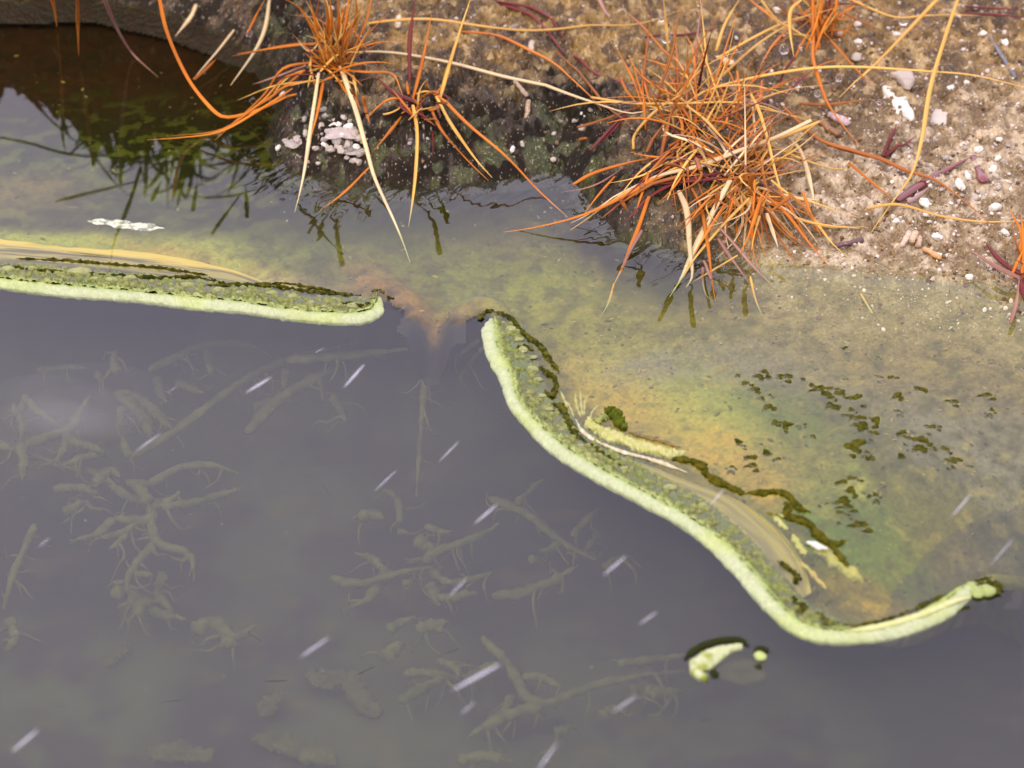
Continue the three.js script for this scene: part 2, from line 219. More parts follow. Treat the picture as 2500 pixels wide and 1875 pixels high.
// a tapered sweep along points: rad(t) -> [half width, half height], col(t, angle, p) -> linear colour, rough(p, angle) -> bump in metres
function sweep(pts, rad, col, sides = 6, bump) {
  const n = pts.length - 1, pos = [], color = [], idx = [], UPV = new THREE.Vector3(0, 1, 0), T = new THREE.Vector3(), S = new THREE.Vector3(), N = new THREE.Vector3(), q = new THREE.Vector3(), last = new THREE.Vector3(1, 0, 0);
  for (let i = 0; i <= n; i++) {
    T.subVectors(pts[Math.min(n, i + 1)], pts[Math.max(0, i - 1)]).normalize(); S.crossVectors(T, UPV);
    if (S.length() < 0.15) S.copy(last).addScaledVector(T, -last.dot(T)); S.normalize(); if (i && S.dot(last) < 0 && Math.abs(T.y) > 0.6) S.negate(); last.copy(S); N.crossVectors(S, T).normalize();
    const t = i / n, [a, b] = rad(t);
    for (let k = 0; k < sides; k++) { const th = k / sides * Math.PI * 2, cs = Math.cos(th), sn = Math.sin(th); let e = 0; if (bump) { q.copy(pts[i]).addScaledVector(S, cs * a).addScaledVector(N, sn * b); e = bump(q, th, t); } q.copy(pts[i]).addScaledVector(S, cs * (a + e)).addScaledVector(N, sn * (b + e)); pos.push(q.x, q.y, q.z); color.push(...col(t, th, q)); }
  }
  for (let i = 0; i < n; i++) for (let k = 0; k < sides; k++) { const a = i * sides + k, b = i * sides + (k + 1) % sides, c = a + sides, d = b + sides; idx.push(a, b, c, b, d, c); }
  for (const [s, m] of [[0, 1], [n, -1]]) { const c = pos.length / 3; pos.push(pts[s].x, pts[s].y, pts[s].z); color.push(...col(s / n, 0, pts[s])); for (let k = 0; k < sides; k++) { const a = s * sides + k, b = s * sides + (k + 1) % sides; m > 0 ? idx.push(c, b, a) : idx.push(c, a, b); } }
  const g = new THREE.BufferGeometry(); g.setAttribute('position', new THREE.Float32BufferAttribute(pos, 3)); g.setAttribute('color', new THREE.Float32BufferAttribute(color, 3)); g.setIndex(idx); g.computeVertexNormals(); return g;
}
function lump(r, seedN, rough = 0.35, squash = [1, 1, 1], detail = 2, flat = false) {   // an uneven stone or clot
  let g = new THREE.IcosahedronGeometry(1, detail); const p = g.attributes.position, v = new THREE.Vector3();
  for (let i = 0; i < p.count; i++) { v.fromBufferAttribute(p, i); const n = vn3(v.x * 1.3 + seedN * 7.1, v.y * 1.3 + seedN, v.z * 1.3 + 9) * 0.65 + vn3(v.x * 3 + seedN, v.y * 3, v.z * 3 + seedN) * 0.35; v.multiplyScalar(r * (1 + rough * 2 * (n - 0.5))); p.setXYZ(i, v.x * squash[0], v.y * squash[1], v.z * squash[2]); }
  if (flat) g.computeVertexNormals(); else { const m = new Map(), nrm = []; for (let i = 0; i < p.count; i++) nrm.push(v.fromBufferAttribute(p, i).clone()); g.computeVertexNormals(); const q = g.attributes.normal; for (let i = 0; i < p.count; i++) { const k = nrm[i].toArray().map((x) => Math.round(x * 1e6)).join(); const a = m.get(k) ?? [0, 0, 0]; a[0] += q.getX(i); a[1] += q.getY(i); a[2] += q.getZ(i); m.set(k, a); nrm[i] = k; } for (let i = 0; i < p.count; i++) { v.set(...m.get(nrm[i])).normalize(); q.setXYZ(i, v.x, v.y, v.z); } }
  return g;
}
const std = (o) => new THREE.MeshPhysicalMaterial({ roughness: 0.6, side: THREE.DoubleSide, ...o });

// ---------- the setting ----------
const [groundMap, roughMap] = makeMaps();
const grain = bumpTile(512, (x, y) => 0.6 * fbm(x * 14, y * 14, 4, 61) + 0.4 * fbm(x * 60, y * 60, 2, 62));
grain.repeat.set(9, 10);
const groundMat = std({ map: groundMap, roughnessMap: roughMap, roughness: 1, bumpMap: grain, bumpScale: 0.0032, specularIntensity: 1, ior: 1.38 });
const bedMat = std({ map: groundMap, roughness: 0.95, specularIntensity: 0.1 });
const NX = 480, NZ = 560;
const inMid = (x, z) => ({ uv: [(x - X0) / (X1 - X0), (z - Z0) / (Z1 - Z0)] });
{
  const X = (i) => mix(X0, X1, i / NX), ZZ = (j) => mix(Z0, Z1, j / NZ);
  struct('ground', surface(NX, NZ, (i, j) => ({ p: [X(i), landHeight(X(i), ZZ(j)), ZZ(j)], ...inMid(X(i), ZZ(j)) }), (i, j) => shoreF.get(X(i + 0.5), ZZ(j + 0.5)) > -40), groundMat);
  struct('pond_bed', surface(NX >> 1, NZ >> 1, (i, j) => ({ p: [X(i * 2), bedHeight(X(i * 2), ZZ(j * 2)), ZZ(j * 2)], c: deepColor(X(i * 2), ZZ(j * 2)) }), (i, j) => shoreF.get(X(i * 2 + 1), ZZ(j * 2 + 1)) < 10), std({ vertexColors: true, roughness: 0.95, specularIntensity: 0.1 }));
  const s = surface(NX, NZ, (i, j) => { const x = mix(X0, X1, i / NX), z = mix(Z0, Z1, j / NZ); return { p: [x, shelfTop(x, z), z], ...inMid(x, z) }; }, (i, j) => { const x = mix(X0, X1, (i + 0.5) / NX), z = mix(Z0, Z1, (j + 0.5) / NZ); return shelfF.get(x, z) > (rimF.get(x, z) < 45 ? 10 : -38) && shoreF.get(x, z) < 12; });
  struct('shelf', s, bedMat);
}
{                                                        // beyond the frame: the same bank and pond bed run on to the horizon
  const line = (a, b) => { const o = []; for (let k = 26; k >= 1; k--) o.push(a - 0.004 * (Math.pow(1.44, k) - 1)); for (let k = 0; k <= 12; k++) o.push(mix(a, b, k / 12)); for (let k = 1; k <= 26; k++) o.push(b + 0.004 * (Math.pow(1.44, k) - 1)); return o; };
  const xs = line(X0, X1), zs = line(Z0, Z1);
  const g = surface(xs.length - 1, zs.length - 1, (i, j) => {
    const x = xs[i], z = zs[j], bank = -z - 0.28 + 0.22 * x + 0.02 * Math.sin(x * 9), land = bank > 0;
    const rim = i >= 26 && i <= 38 && j >= 26 && j <= 38, edge = rim && (i === 26 || i === 38 || j === 26 || j === 38);
    const d = shoreF.get(x, z), y = edge ? (d > 0 ? landHeight(x, z) : Math.min(landHeight(x, z), bedHeight(x, z))) - 0.001 : land ? 0.012 + 0.02 * Math.min(1, bank) + 0.05 * (fbm(x * 2, z * 2, 3, 71) - 0.4) * Math.min(1, bank) : Math.max(-0.3, -0.1 + 0.05 * bank);
    return { p: [x, y, z], c: land ? [0.16, 0.1, 0.04] : [0.05, 0.05, 0.035] };
  }, (i, j) => !(i >= 26 && i < 38 && j >= 26 && j < 38));
  struct('ground', g, std({ vertexColors: true, roughness: 0.8 }));
}
const waterMat = new THREE.MeshPhysicalMaterial({ color: new THREE.Color(0.97, 0.98, 0.84), roughness: 0, transmission: 1, thickness: 0, ior: 1.46, side: THREE.DoubleSide });
{
  const nx = 420, nz = 470;
  const h = (x, z) => {
    const d = -shoreF.get(x, z), r = rimF.get(x, z), e = shelfF.get(x, z), [px, py] = pix(x, z);
    const left = sstep(1250, 1000, px);
    let y = 0.00085 * Math.exp(-Math.max(0, r - 50) / mix(34, 46, left)) * (e > 0 ? 1 : 0) * sstep(0, 25, r + (e > 0 ? 0 : 40));
    const near = Math.exp(-Math.max(0, d - 10) / 45) * sstep(2050, 1700, px) * sstep(500, 800, px);
    y += near * 0.00022 * (Math.sin(x * 900 + 5 * vn(x * 90, z * 90, 81)) * Math.cos(z * 620 + 6 * vn(x * 110, z * 110, 82)));
    y += near * 0.0005 * (fbm(x * 120, z * 120, 2, 83) - 0.5);
    y += 0.00004 * (fbm(x * 24, z * 24, 2, 84) - 0.5);
    return y;
  };
  const w = surface(nx, nz, (i, j) => { const x = mix(X0, X1, i / nx), z = mix(Z0, Z1, j / nz); return { p: [x, h(x, z), z] }; });
  const far = [];
  for (const [a, b, c, d] of [[X1, 30, -30, 30], [-30, X0, -30, 30], [X0, X1, Z1, 30], [X0, X1, -30, Z0]]) { const g = new THREE.PlaneGeometry(b - a, d - c).rotateX(-Math.PI / 2).translate((a + b) / 2, 0, (c + d) / 2); far.push(g); }
  const f = mergeGeometries(far); for (const k of ['uv', 'normal', 'position']) if (!w.attributes[k] || !f.attributes[k]) throw new Error(k);
  struct('water', mergeGeometries([w, f]), waterMat);
}

{ // murk hanging in the deep water
  const m = new THREE.MeshPhysicalMaterial({ color: new THREE.Color(0.064, 0.064, 0.066), roughness: 1, specularIntensity: 0, transparent: true, opacity: 0.2, side: THREE.DoubleSide });
  for (const y of [-0.024, -0.044]) { const g = new THREE.PlaneGeometry(8, 5).rotateX(-Math.PI / 2).translate(0, y, 2.5 - 0.42); struct('murky_water', g, m); }
}
// ---------- grass ----------
const TINT = { o: [[0.47, 0.115, 0.005], [0.62, 0.20, 0.013]], s: [[0.62, 0.31, 0.045], [0.72, 0.45, 0.11]], c: [[0.66, 0.46, 0.20], [0.74, 0.58, 0.32]], b: [[0.27, 0.075, 0.01], [0.40, 0.13, 0.015]], m: [[0.10, 0.014, 0.012], [0.19, 0.026, 0.02]], v: [[0.24, 0.11, 0.08], [0.36, 0.19, 0.13]], d: [[0.03, 0.02, 0.003], [0.05, 0.034, 0.004]] };
const bladeMat = std({ vertexColors: true, roughness: 0.42, specularIntensity: 0.45 });
const G = null;
let bladeNo = 0, A, Bt;
function bladeGeo(kind, w, pts3, opts = {}) {            // w: full width in mm
  const [a, b] = TINT[kind], j = rr(0.78, 1.18), ph = ++bladeNo * 3.7, len = pts3.length;
  const p = smooth(pts3, opts.n ?? Math.max(8, len * 4)), half = w / 2000, tipStart = opts.blunt ? 0.96 : 0.5;
  if (!opts.keep && !opts.free) {                        // lies on the mud where it would sink into it, in a smooth curve
    const lift = p.map((q) => q.z < Z1 && q.z > Z0 && shoreF.get(q.x, q.z) > 0 ? Math.max(0, landHeight(q.x, q.z) + half * 0.8 - q.y) : 0); const top = Math.max(...lift);
    if (top > 0) { for (let r = 0; r < 24; r++) for (let i = 0; i < lift.length; i++) lift[i] = Math.max(lift[i], 0.5 * ((lift[i - 1] ?? lift[i]) + (lift[i + 1] ?? lift[i]))); p.forEach((q, i) => { q.y += Math.min(lift[i], 0.012); }); }
  }
  return sweep(p, (t) => { const k = (t > tipStart ? mix(1, opts.blunt ? 0.6 : 0.14, (t - tipStart) / (1 - tipStart)) : 1) * mix(0.8, 1, sstep(0, 0.12, t)) * (1 + 0.12 * Math.sin(t * 9 + ph)); return [half * k, half * k * 0.62]; },
    (t, th, q) => { const s = vn(t * 7 + ph, ph) * 0.8 + 0.2 * vn(t * 40, ph + 5); let c = mix3(a, b, clamp(s * 0.7 + t * 0.4)); c = mix3(c, TINT.m[0], 0.22 * sstep(0.66, 0.85, vn(t * 5 + ph, 8))); c = c.map((v) => v * j * (0.9 + 0.2 * Math.sin(th * 3 + ph))); return q.y < -0.0012 && !opts.keep ? mix3(c, [0.24, 0.27, 0.075], sstep(-0.001, -0.005, q.y) * 0.85) : c; }, opts.sides ?? 6);
}
// a blade through places of the photograph; hs: heights over the water in mm from its first to its last place (G = lying on the ground there)
function blade3(pts, hs) {
  const n = pts.length, L = [0]; for (let i = 1; i < n; i++) L.push(L[i - 1] + Math.hypot(pts[i][0] - pts[i - 1][0], pts[i][1] - pts[i - 1][1]));
  const H = hs.map((h, i) => { if (h !== G) return h / 1000; const f = i / (hs.length - 1) * L[n - 1]; let k = 1; while (k < n - 1 && L[k] < f) k++; const t = (f - L[k - 1]) / (L[k] - L[k - 1] || 1); return onGround(mix(pts[k - 1][0], pts[k][0], t), mix(pts[k - 1][1], pts[k][1], t)).y + 0.0008; });
  return pts.map((q, i) => { const f = L[i] / L[n - 1] * (H.length - 1), k = Math.min(H.length - 2, f | 0); return at(q[0], q[1], mix(H[k], H[k + 1], f - k)); });
}
function tuft(name, z, x, y, label, category, group) { const [px, py] = Z[z](x, y), p = onGround(px, py); return thing(name, p, label, category, group); }
const B = (t, kind, w, hs, z, s, opts) => { if (t === A || t === Bt) hs = hs.map((h) => h > 6 ? h + 5 : h); return part('blade', bladeGeo(kind, w * 0.78, blade3(P(z, s), hs), opts), bladeMat, t); };
function wild(t, n, z, x, y, sx, sy, len, el, kinds, w = [1.1, 2.2], az0 = 0, az1 = Math.PI * 2) {
  for (let i = 0; i < n; i++) {
    const [bx, by] = Z[z](x + (rnd() + rnd() - 1) * sx, y + (rnd() + rnd() - 1) * sy), p0 = onGround(bx, by), az = rr(az0, az1), th = rr(...el), L = rr(...len), droop = rr(0.05, 0.55) * Math.cos(th), kink = rnd() < 0.4 ? rr(-1.3, 1.3) : 0, pts = [];
    for (let k = 0; k <= 4; k++) { const s = k / 4, a = az + kink * Math.max(0, s - 0.45); pts.push(new THREE.Vector3(p0.x + Math.cos(a) * Math.cos(th) * L * s, Math.max(p0.y - 0.002 + (Math.sin(th) - droop * s) * L * s, -0.004), p0.z + Math.sin(a) * Math.cos(th) * L * s)); }
    part('blade', bladeGeo(kinds[Math.floor(rnd() * kinds.length)], rr(...w) * 0.8, pts, { n: 8, sides: 5 }), bladeMat, t);
  }
}
const GRASS = 'tufts of orange grass on the wet bank';
A = tuft('grass_tuft', 2, 520, 470, 'upright orange grass tuft above the cluster of white pebbles, blades running up out of view', 'grass tuft', GRASS);
B(A, 'o', 2.2, [14, 60], 2, '480,400 440,150 395,-20'); B(A, 'o', 2.2, [14, 62], 2, '500,390 520,150 490,-30'); B(A, 'o', 2.6, [14, 64], 2, '515,390 545,160 525,-40'); B(A, 'o', 2.2, [14, 50], 2, '590,390 610,200 635,40'); B(A, 'o', 2.4, [14, 58], 2, '560,390 590,180 580,-20'); B(A, 'o', 2.4, [14, 60], 2, '600,390 700,150 690,-40'); B(A, 's', 2.2, [14, 44], 2, '660,400 705,200 720,120'); B(A, 'o', 1.9, [16, 34, 52], 2, '450,270 350,70 210,-20'); B(A, 'o', 1.6, [14, 36], 2, '690,440 740,300 750,210'); B(A, 's', 1.6, [22, 55], 2, '560,250 650,150 800,-20'); B(A, 'o', 1.9, [16, 52], 2, '480,310 440,180 470,-20'); B(A, 's', 1.9, [15, 50], 2, '540,390 470,200 380,10');
B(A, 'o', 2.0, [16, 15, 10], 1, '2010,300 1800,310 1500,345'); B(A, 'b', 2.2, [16, 14, 9], 1, '1990,310 1850,300 1470,360'); B(A, 'o', 2.2, [16, 17, 6, 2], 1, '1990,400 1790,440 1680,590 1500,760'); B(A, 'o', 2.0, [15, 15, 4, 1], 1, '1970,460 1820,490 1640,660 1400,820 1080,860'); B(A, 's', 1.8, [15, 12, 5], 1, '1960,515 1750,540 1500,635'); B(A, 'o', 2.2, [14, 9, 3, 0.5], 1, '1930,480 1700,640 1530,740 1360,890'); B(A, 'v', 2.8, [12, 8, 4], 1, '1940,470 1700,520 1600,545'); B(A, 'o', 2.0, [15, 10, 3, -1], 1, '1850,560 1650,690 1400,830 1150,870 930,885');
B(A, 'o', 2.1, [15, 20, 17, 14], 2, '420,465 780,530 920,552 995,695'); B(A, 'c', 3.2, [17, 18, 10, 3, -1, -9], 2, '580,405 640,560 700,720 760,930 810,1110 880,1270 940,1400 990,1520 1040,1660'); B(A, 'c', 2.6, [15, 12, 4, 0, -5], 2, '465,540 420,800 375,1080 345,1220 310,1350'); B(A, 'o', 2.2, [15, 14, 7], 2, '490,560 455,720 410,890'); B(A, 's', 2.2, [14, 16, 8], 2, '680,530 700,640 710,720'); B(A, 'o', 2, [14, 12], 2, '580,560 640,660 700,715'); B(A, 's', 1.5, [15, 16], 2, '400,420 420,480 440,560'); B(A, 'c', 1.6, [14, 22], 2, '470,330 400,350 330,270'); B(A, 'o', 1.6, [14, 20, 16], 2, '640,230 740,350 790,420');
wild(A, 56, 2, 560, 430, 130, 70, [0.018, 0.05], [0.5, 1.45], ['o', 'o', 'o', 's', 'b'], [1.1, 2.2]); wild(A, 12, 2, 480, 480, 110, 50, [0.012, 0.03], [0.0, 0.5], ['o', 'b', 'm', 's'], [1.2, 2]);
Bt = tuft('grass_tuft', 2, 1060, 770, 'small orange and maroon grass tuft at the waterline, legs splayed down into the pond', 'grass tuft', GRASS);
B(Bt, 'o', 2.4, [8, 40], 2, '1060,750 1120,430 1175,115'); B(Bt, 'o', 2.2, [8, 18], 2, '1035,720 1020,590'); B(Bt, 's', 2.6, [9, 30, 55], 2, '1225,705 1280,470 1350,220 1428,-20'); B(Bt, 'm', 2.8, [9, 30, 50], 2, '1042,650 1040,300 1080,-20'); B(Bt, 'o', 2.4, [9, 12, 6], 2, '1000,735 905,745 770,885'); B(Bt, 'o', 2.3, [9, 8, 4], 2, '985,790 880,930 800,1035'); B(Bt, 's', 2.4, [8, 7, 1, -6], 2, '1060,800 1085,900 1078,1090 1060,1250 1030,1440'); B(Bt, 'o', 2, [9, 9, 3, 0], 2, '1160,740 1250,900 1400,1060 1535,1185'); B(Bt, 's', 2.4, [10, 10, 4, 0], 2, '1205,700 1300,850 1450,1050 1560,1170'); B(Bt, 'o', 2.4, [10, 13, 8, 2, -3], 2, '1210,690 1400,830 1650,1010 1850,1210 2030,1370'); B(Bt, 'm', 2.2, [6, 1], 2, '1170,790 1185,950 1187,1115'); B(Bt, 'm', 3.2, [13, 15, 11], 2, '1110,460 1250,600 1400,690 1580,797', { keep: 1 }); B(Bt, 'm', 3.6, [9, 12, 16], 2, '1085,775 960,700 830,560'); B(Bt, 's', 1.8, [9, 11, 10], 2, '1075,715 1140,690 1215,700'); B(Bt, 'o', 1.9, [9, 18], 2, '1190,710 1240,595'); B(Bt, 'o', 1.9, [8, 3, -2], 2, '780,1060 620,1220 470,1330'); B(Bt, 's', 1.5, [9, 7], 2, '870,800 960,800 1030,790'); B(Bt, 'o', 1.6, [8, 20], 2, '1140,690 1150,585'); B(Bt, 'b', 2, [9, 6], 2, '1080,780 1160,730 1240,700'); B(Bt, 's', 1.6, [8, 4], 2, '1040,820 990,850 950,860');
B(Bt, 'v', 3, [8, 3, 1], 2, '1210,800 1250,920 1290,1030'); wild(Bt, 14, 2, 1080, 750, 80, 50, [0.010, 0.022], [0.3, 1.3], ['o', 'm', 'b', 's'], [1.2, 2.2]);

const C = tuft('grass_tuft', 3, 1500, 1000, 'large tangled orange grass tuft spilling over the edge into the water', 'grass tuft', GRASS);
for (const [k, w, h, s] of [['o', 1.9, [20, 34], '960,850 870,580 745,340'], ['o', 1.7, [18, 34], '980,850 910,620 870,450'], ['o', 1.9, [17, 26], '965,860 900,780 820,640'], ['b', 2, [26, 30, 34, 30], '1240,480 1100,370 960,210 825,85'], ['s', 2, [24, 50], '1125,370 1110,180 1090,-10'], ['b', 2, [14, 22, 46], '1230,960 1255,770 1262,600 1265,290'], ['o', 1.9, [18, 30, 26], '1300,540 1100,470 900,400'], ['o', 1.9, [18, 26, 36], '1550,730 1400,450 1340,255'], ['o', 1.7, [22, 30], '1420,480 1310,335'], ['o', 1.7, [22, 26, 20], '1330,610 1100,600 970,575'], ['s', 2, [24, 26, 26, 22, 16], '570,700 850,742 1180,745 1700,745 2000,830 2212,890'], ['o', 1.7, [12, 20, 30], '1305,1190 1300,1060 1330,800 1320,570'], ['s', 2.2, [8, 16, 30, 34], '872,1205 880,1075 1050,830 1320,640'], ['o', 2.8, [8, 12, 15, 13, 10], '440,1330 560,1265 760,1222 1000,1225 1090,1260'], ['b', 2.8, [9, 20, 28], '1070,1240 1110,1000 1155,790'], ['b', 2.2, [9, 18], '965,1230 1040,1070 1100,950'], ['o', 2.1, [22, 20, 9], '1180,840 1222,930 1210,1260'], ['o', 2.1, [20, 18, 10], '1250,960 1310,1180 1300,1260'], ['o', 1.7, [22, 24], '1080,830 1250,826 1410,835'], ['s', 2.2, [30, 28, 18], '1260,760 1400,870 1500,980 1625,1105'], ['s', 2.2, [30, 30, 22, 10, 4], '1720,680 1780,800 1850,1040 1900,1250 1980,1500 2040,1640'], ['o', 1.7, [26, 16], '1620,510 1650,690 1700,800'], ['o', 2, [12, 20, 22], '1640,1105 1720,930 1900,830'], ['o', 1.6, [20, 30], '1550,720 1440,540 1330,400'], ['s', 1.7, [14, 20], '1110,1250 1250,1090 1390,980'], ['o', 1.8, [30, 26, 14], '780,560 820,650 960,870'], ['b', 2.2, [10, 12, 14], '1180,1120 1350,1180 1480,1190'], ['o', 1.8, [22, 12], '1400,800 1600,950 1750,1000'], ['o', 1.8, [24, 20, 9], '1800,580 1780,740 1660,950 1600,1090'], ['c', 1.8, [26, 18, 10], '1410,920 1480,1010 1560,1180 1600,1290'], ['m', 2.2, [12, 14, 10], '560,1150 750,980 900,890'], ['m', 2, [10, 14], '640,1120 760,1000 850,900'], ['b', 2.2, [12, 15, 16], '470,975 700,920 960,850'], ['o', 1.6, [12, 6], '740,1270 610,1420 520,1540'], ['o', 1.8, [10, 4, 1], '980,1370 940,1500 880,1660'], ['m', 2.6, [18, 14, 10], '1510,1290 1250,1350 1000,1420'], ['v', 1.4, [4, 2], '800,1340 600,1400 350,1420'], ['o', 1.8, [13, 22], '1200,860 1150,620 1060,480'], ['o', 1.7, [20, 15], '930,560 1000,830 1080,960'], ['o', 1.9, [15, 19, 16], '1130,1110 1280,1010 1330,830'], ['b', 1.9, [20, 26], '1190,640 1190,420 1150,170']]) B(C, k, w, h, 3, s);
B(C, 'c', 3.6, [24, 20, 14, 8, 0, -8], 3, '2150,870 1900,1000 1650,1115 1350,1285 1100,1395 800,1535 560,1660 420,1720', { n: 30 }); B(C, 's', 2.8, [18, 17, 12, 6, 0, -5], 3, '2212,880 1850,1050 1500,1215 1200,1350 900,1500 620,1640 420,1760', { n: 30 }); B(C, 'o', 3, [14, 14, 11, 7, 3, -2], 3, '1480,1172 1300,1232 1100,1320 800,1455 500,1570 130,1650 -60,1675', { n: 26 }); B(C, 'b', 3.4, [12, 9, 3], 3, '1250,1350 1050,1410 800,1510 640,1620'); B(C, 'm', 3, [14, 10, 6], 3, '1500,1292 1300,1345 1000,1475 820,1640');
for (const [k, w, h, s] of [['c', 4.2, [18, 12, 4, -2, -7], '1275,60 1150,290 985,630 920,770 840,900'], ['c', 3.8, [12, 9, 2, -4], '905,195 960,300 985,560 1000,760 960,830'], ['o', 2.4, [14, 10, 3, -3], '1000,125 1060,240 1120,560 1145,780 1170,930'], ['s', 2.4, [18, 12, 4, 0], '1410,190 1180,430 1000,650 940,760'], ['o', 2.3, [20, 12, 6], '1505,165 1400,480 1345,585 '], ['o', 2, [18, 8, 1], '1450,60 1440,560 1485,690'], ['o', 2.5, [18, 14, 6, -1], '1530,170 1680,300 1850,530 1980,700'], ['s', 2.2, [22, 16, 10, 2, -4, -8], '1570,60 1800,260 1920,440 2010,590 2150,770'], ['s', 1.9, [14, 9, 4], '1740,330 1900,380 2212,440'], ['v', 2.2, [12, 7, 2, -4, -8], '1200,400 1340,560 1450,690 1560,800 1660,940'], ['c', 2.6, [12, 8], '1540,300 1620,540'], ['v', 2.6, [9, 4, -1], '1190,480 1270,600 1400,780'], ['o', 3.0, [12, 6, 0, -5], '690,200 600,450 500,690 430,830'], ['v', 2.2, [11, 5, -1], '640,420 560,560 490,700'], ['o', 1.8, [14, 5], '1300,190 1260,310 1150,480'], ['b', 2, [14, 6, 1], '1500,250 1470,420 1400,620'], ['s', 1.8, [14, 6], '1530,180 1450,450 1430,560'], ['o', 1.8, [18, 10], '1700,150 1850,290 1900,360'], ['o', 1.9, [16, 6], '1800,140 1870,340 1930,460'], ['o', 2, [18, 10, 2], '1600,80 1700,240 1830,480'], ['s', 1.6, [10, 3, -3], '1330,600 1180,690 1010,790'], ['o', 2, [15, 7], '1240,230 1120,420 1010,600'], ['v', 2, [8, 2, -3, -8], '1140,770 1080,640 1100,880 1170,960'], ['s', 1.4, [3, -2, -6], '1420,750 1460,920 1510,1040'], ['s', 1.4, [2, -4, -7], '440,800 400,940 350,1030'], ['o', 1.7, [16, 9], '1560,130 1440,300 1310,460'], ['b', 2, [18, 12], '1380,-60 1420,150 1480,220'], ['b', 1.9, [22, 12], '1500,-80 1530,80 1560,150']]) B(C, k, w, h, 13, s);
wild(C, 84, 3, 1330, 850, 420, 260, [0.026, 0.07], [0.1, 1.2], ['o', 'o', 'o', 's', 's', 'b', 'b', 'm', 'v'], [1.0, 2.0]); wild(C, 74, 3, 1680, 1280, 330, 240, [0.022, 0.06], [0.05, 1.1], ['o', 'o', 'o', 's', 's', 'b', 'b', 'c', 'v'], [1.0, 2.1]); wild(C, 62, 13, 1380, 170, 260, 90, [0.022, 0.05], [-0.25, 0.5], ['o', 'o', 's', 'b', 'c'], [1.1, 2.1], 0.5, 2.6); wild(C, 24, 3, 1250, 1150, 200, 100, [0.02, 0.045], [-0.2, 0.4], ['o', 'b', 's', 'm'], [1.1, 2.1], 1.2, 3.0);

const D = tuft('grass_tuft', 4, 760, 190, 'orange grass tuft at the top of the bank between white crumbs', 'grass tuft', GRASS);
for (const [k, w, h, s] of [['s', 2.4, [16, 22, 32, 36], '0,420 280,262 520,152 845,62'], ['s', 2.2, [16, 24, 34], '0,580 290,322 500,185 700,90'], ['s', 2.4, [40, 34, 26], '610,0 540,60 525,200 555,410'], ['s', 2.2, [44, 34, 28], '320,0 440,150 560,215 700,305'], ['m', 2, [26, 20, 14], '560,410 470,550 450,680'], ['o', 2.4, [40, 26, 20, 12, 8], '690,0 695,300 690,400 725,540 800,745 950,960 1060,1085'], ['o', 2, [24, 18, 10], '820,290 960,450 1125,635'], ['b', 1.8, [26, 18], '920,100 1210,232'], ['o', 1.8, [22, 40], '700,390 770,200 870,30'], ['o', 1.9, [22, 44], '640,360 720,150 750,-20'], ['o', 1.9, [20, 40], '740,350 720,180 700,20'], ['b', 1.6, [24, 26], '420,330 560,230 690,130'], ['o', 1.7, [22, 34], '560,420 620,300 700,170'], ['s', 1.7, [20, 34], '760,240 840,130 880,80'], ['o', 1.8, [26, 30], '520,200 400,330 310,480'], ['m', 1.8, [18, 26], '490,690 620,560 720,480'], ['b', 1.6, [22, 20], '720,480 830,440 920,430'], ['o', 1.8, [30, 22], '240,0 390,120 470,190']]) B(D, k, w, h, 4, s);
wild(D, 60, 4, 760, 170, 150, 190, [0.016, 0.042], [0.4, 1.45], ['o', 'o', 'b', 's', 'm'], [1.1, 2.1]);
const E = tuft('grass_tuft', 7, 2195, 640, 'orange and maroon grass shoots leaning over the waterline at the edge of the view', 'grass tuft', GRASS);
for (const [k, w, h, s] of [['o', 2.4, [5, 16], '2125,620 2170,520 2212,430'], ['o', 2.6, [6, 18], '2180,470 2195,330 2110,165'], ['v', 3.4, [5, 9, 8], '2200,640 2050,570 1840,440'], ['m', 4, [6, 10], '2210,610 2080,540 1945,385'], ['v', 2.4, [3, 9], '2120,940 2160,800 2180,640'], ['o', 2.4, [8, 22], '2200,600 2212,420 2190,180'], ['b', 2.4, [5, 12], '2190,640 2240,540 2260,400'], ['m', 3.2, [4, 10], '2220,780 2190,680 2200,600']]) B(E, k, w, h, 7, s);
wild(E, 16, 7, 2230, 600, 60, 60, [0.012, 0.03], [0.4, 1.3], ['o', 'b', 'b', 'v']);

const STRAW = 'loose dry straws lying across the bank';
const straw = (kind, w, hs, z, s, label, opts) => single('dry_straw', bladeGeo(kind, w * 0.86, blade3(P(z, s), hs), { n: 40, ...opts }), bladeMat, label, 'straw', STRAW);
straw('c', 2.6, [18, 20, 17, 20, 26], 2, '720,425 830,412 1000,415 1300,460 1700,572 2200,692 2450,742 2560,712 2840,655 2980,620', 'long pale straw reaching from the pebble tuft to the big tuft, hung with drops');
straw('s', 2.2, [18, 20, 20, 24], 2, '780,265 960,237 1150,225 1350,240 1800,262 2200,217 2480,178 2780,60', 'thin yellow straw sagging across the mud high on the bank');
straw('o', 2.2, [20, 22, 14, 9], 2, '1350,240 1600,292 1850,440 2050,620 2200,765 2250,830', 'orange blade arching down to the big tuft from the yellow straw');
straw('o', 2.6, [60, 32, 10, 4, 6, 12], 1, '1000,-60 1015,20 1050,180 1120,360 1210,530 1310,660 1405,755 1440,766 1650,762 1900,725 2200,670 2350,620', 'long orange blade curving down over the dark inlet and back to the bank');
straw('s', 2.4, [30, 24, 14, G], 4, '1600,-20 1300,300 1050,560 880,722', 'straight yellow straw slanting down behind the large white flake');
straw('s', 2.6, [40, 30, 20, 14, 7, 3], 4, '1740,-20 1650,250 1540,620 1470,1030 1400,1260 1260,1470 1140,1650 1110,1700', 'bent yellow straw passing in front of the white flake down to the shore');
straw('s', 2.0, [34, 24, 20, 22], 4, '950,-10 1280,122 1500,113 1700,105 1900,112', 'yellow straw with a kink and a hanging drop at the top of the bank');
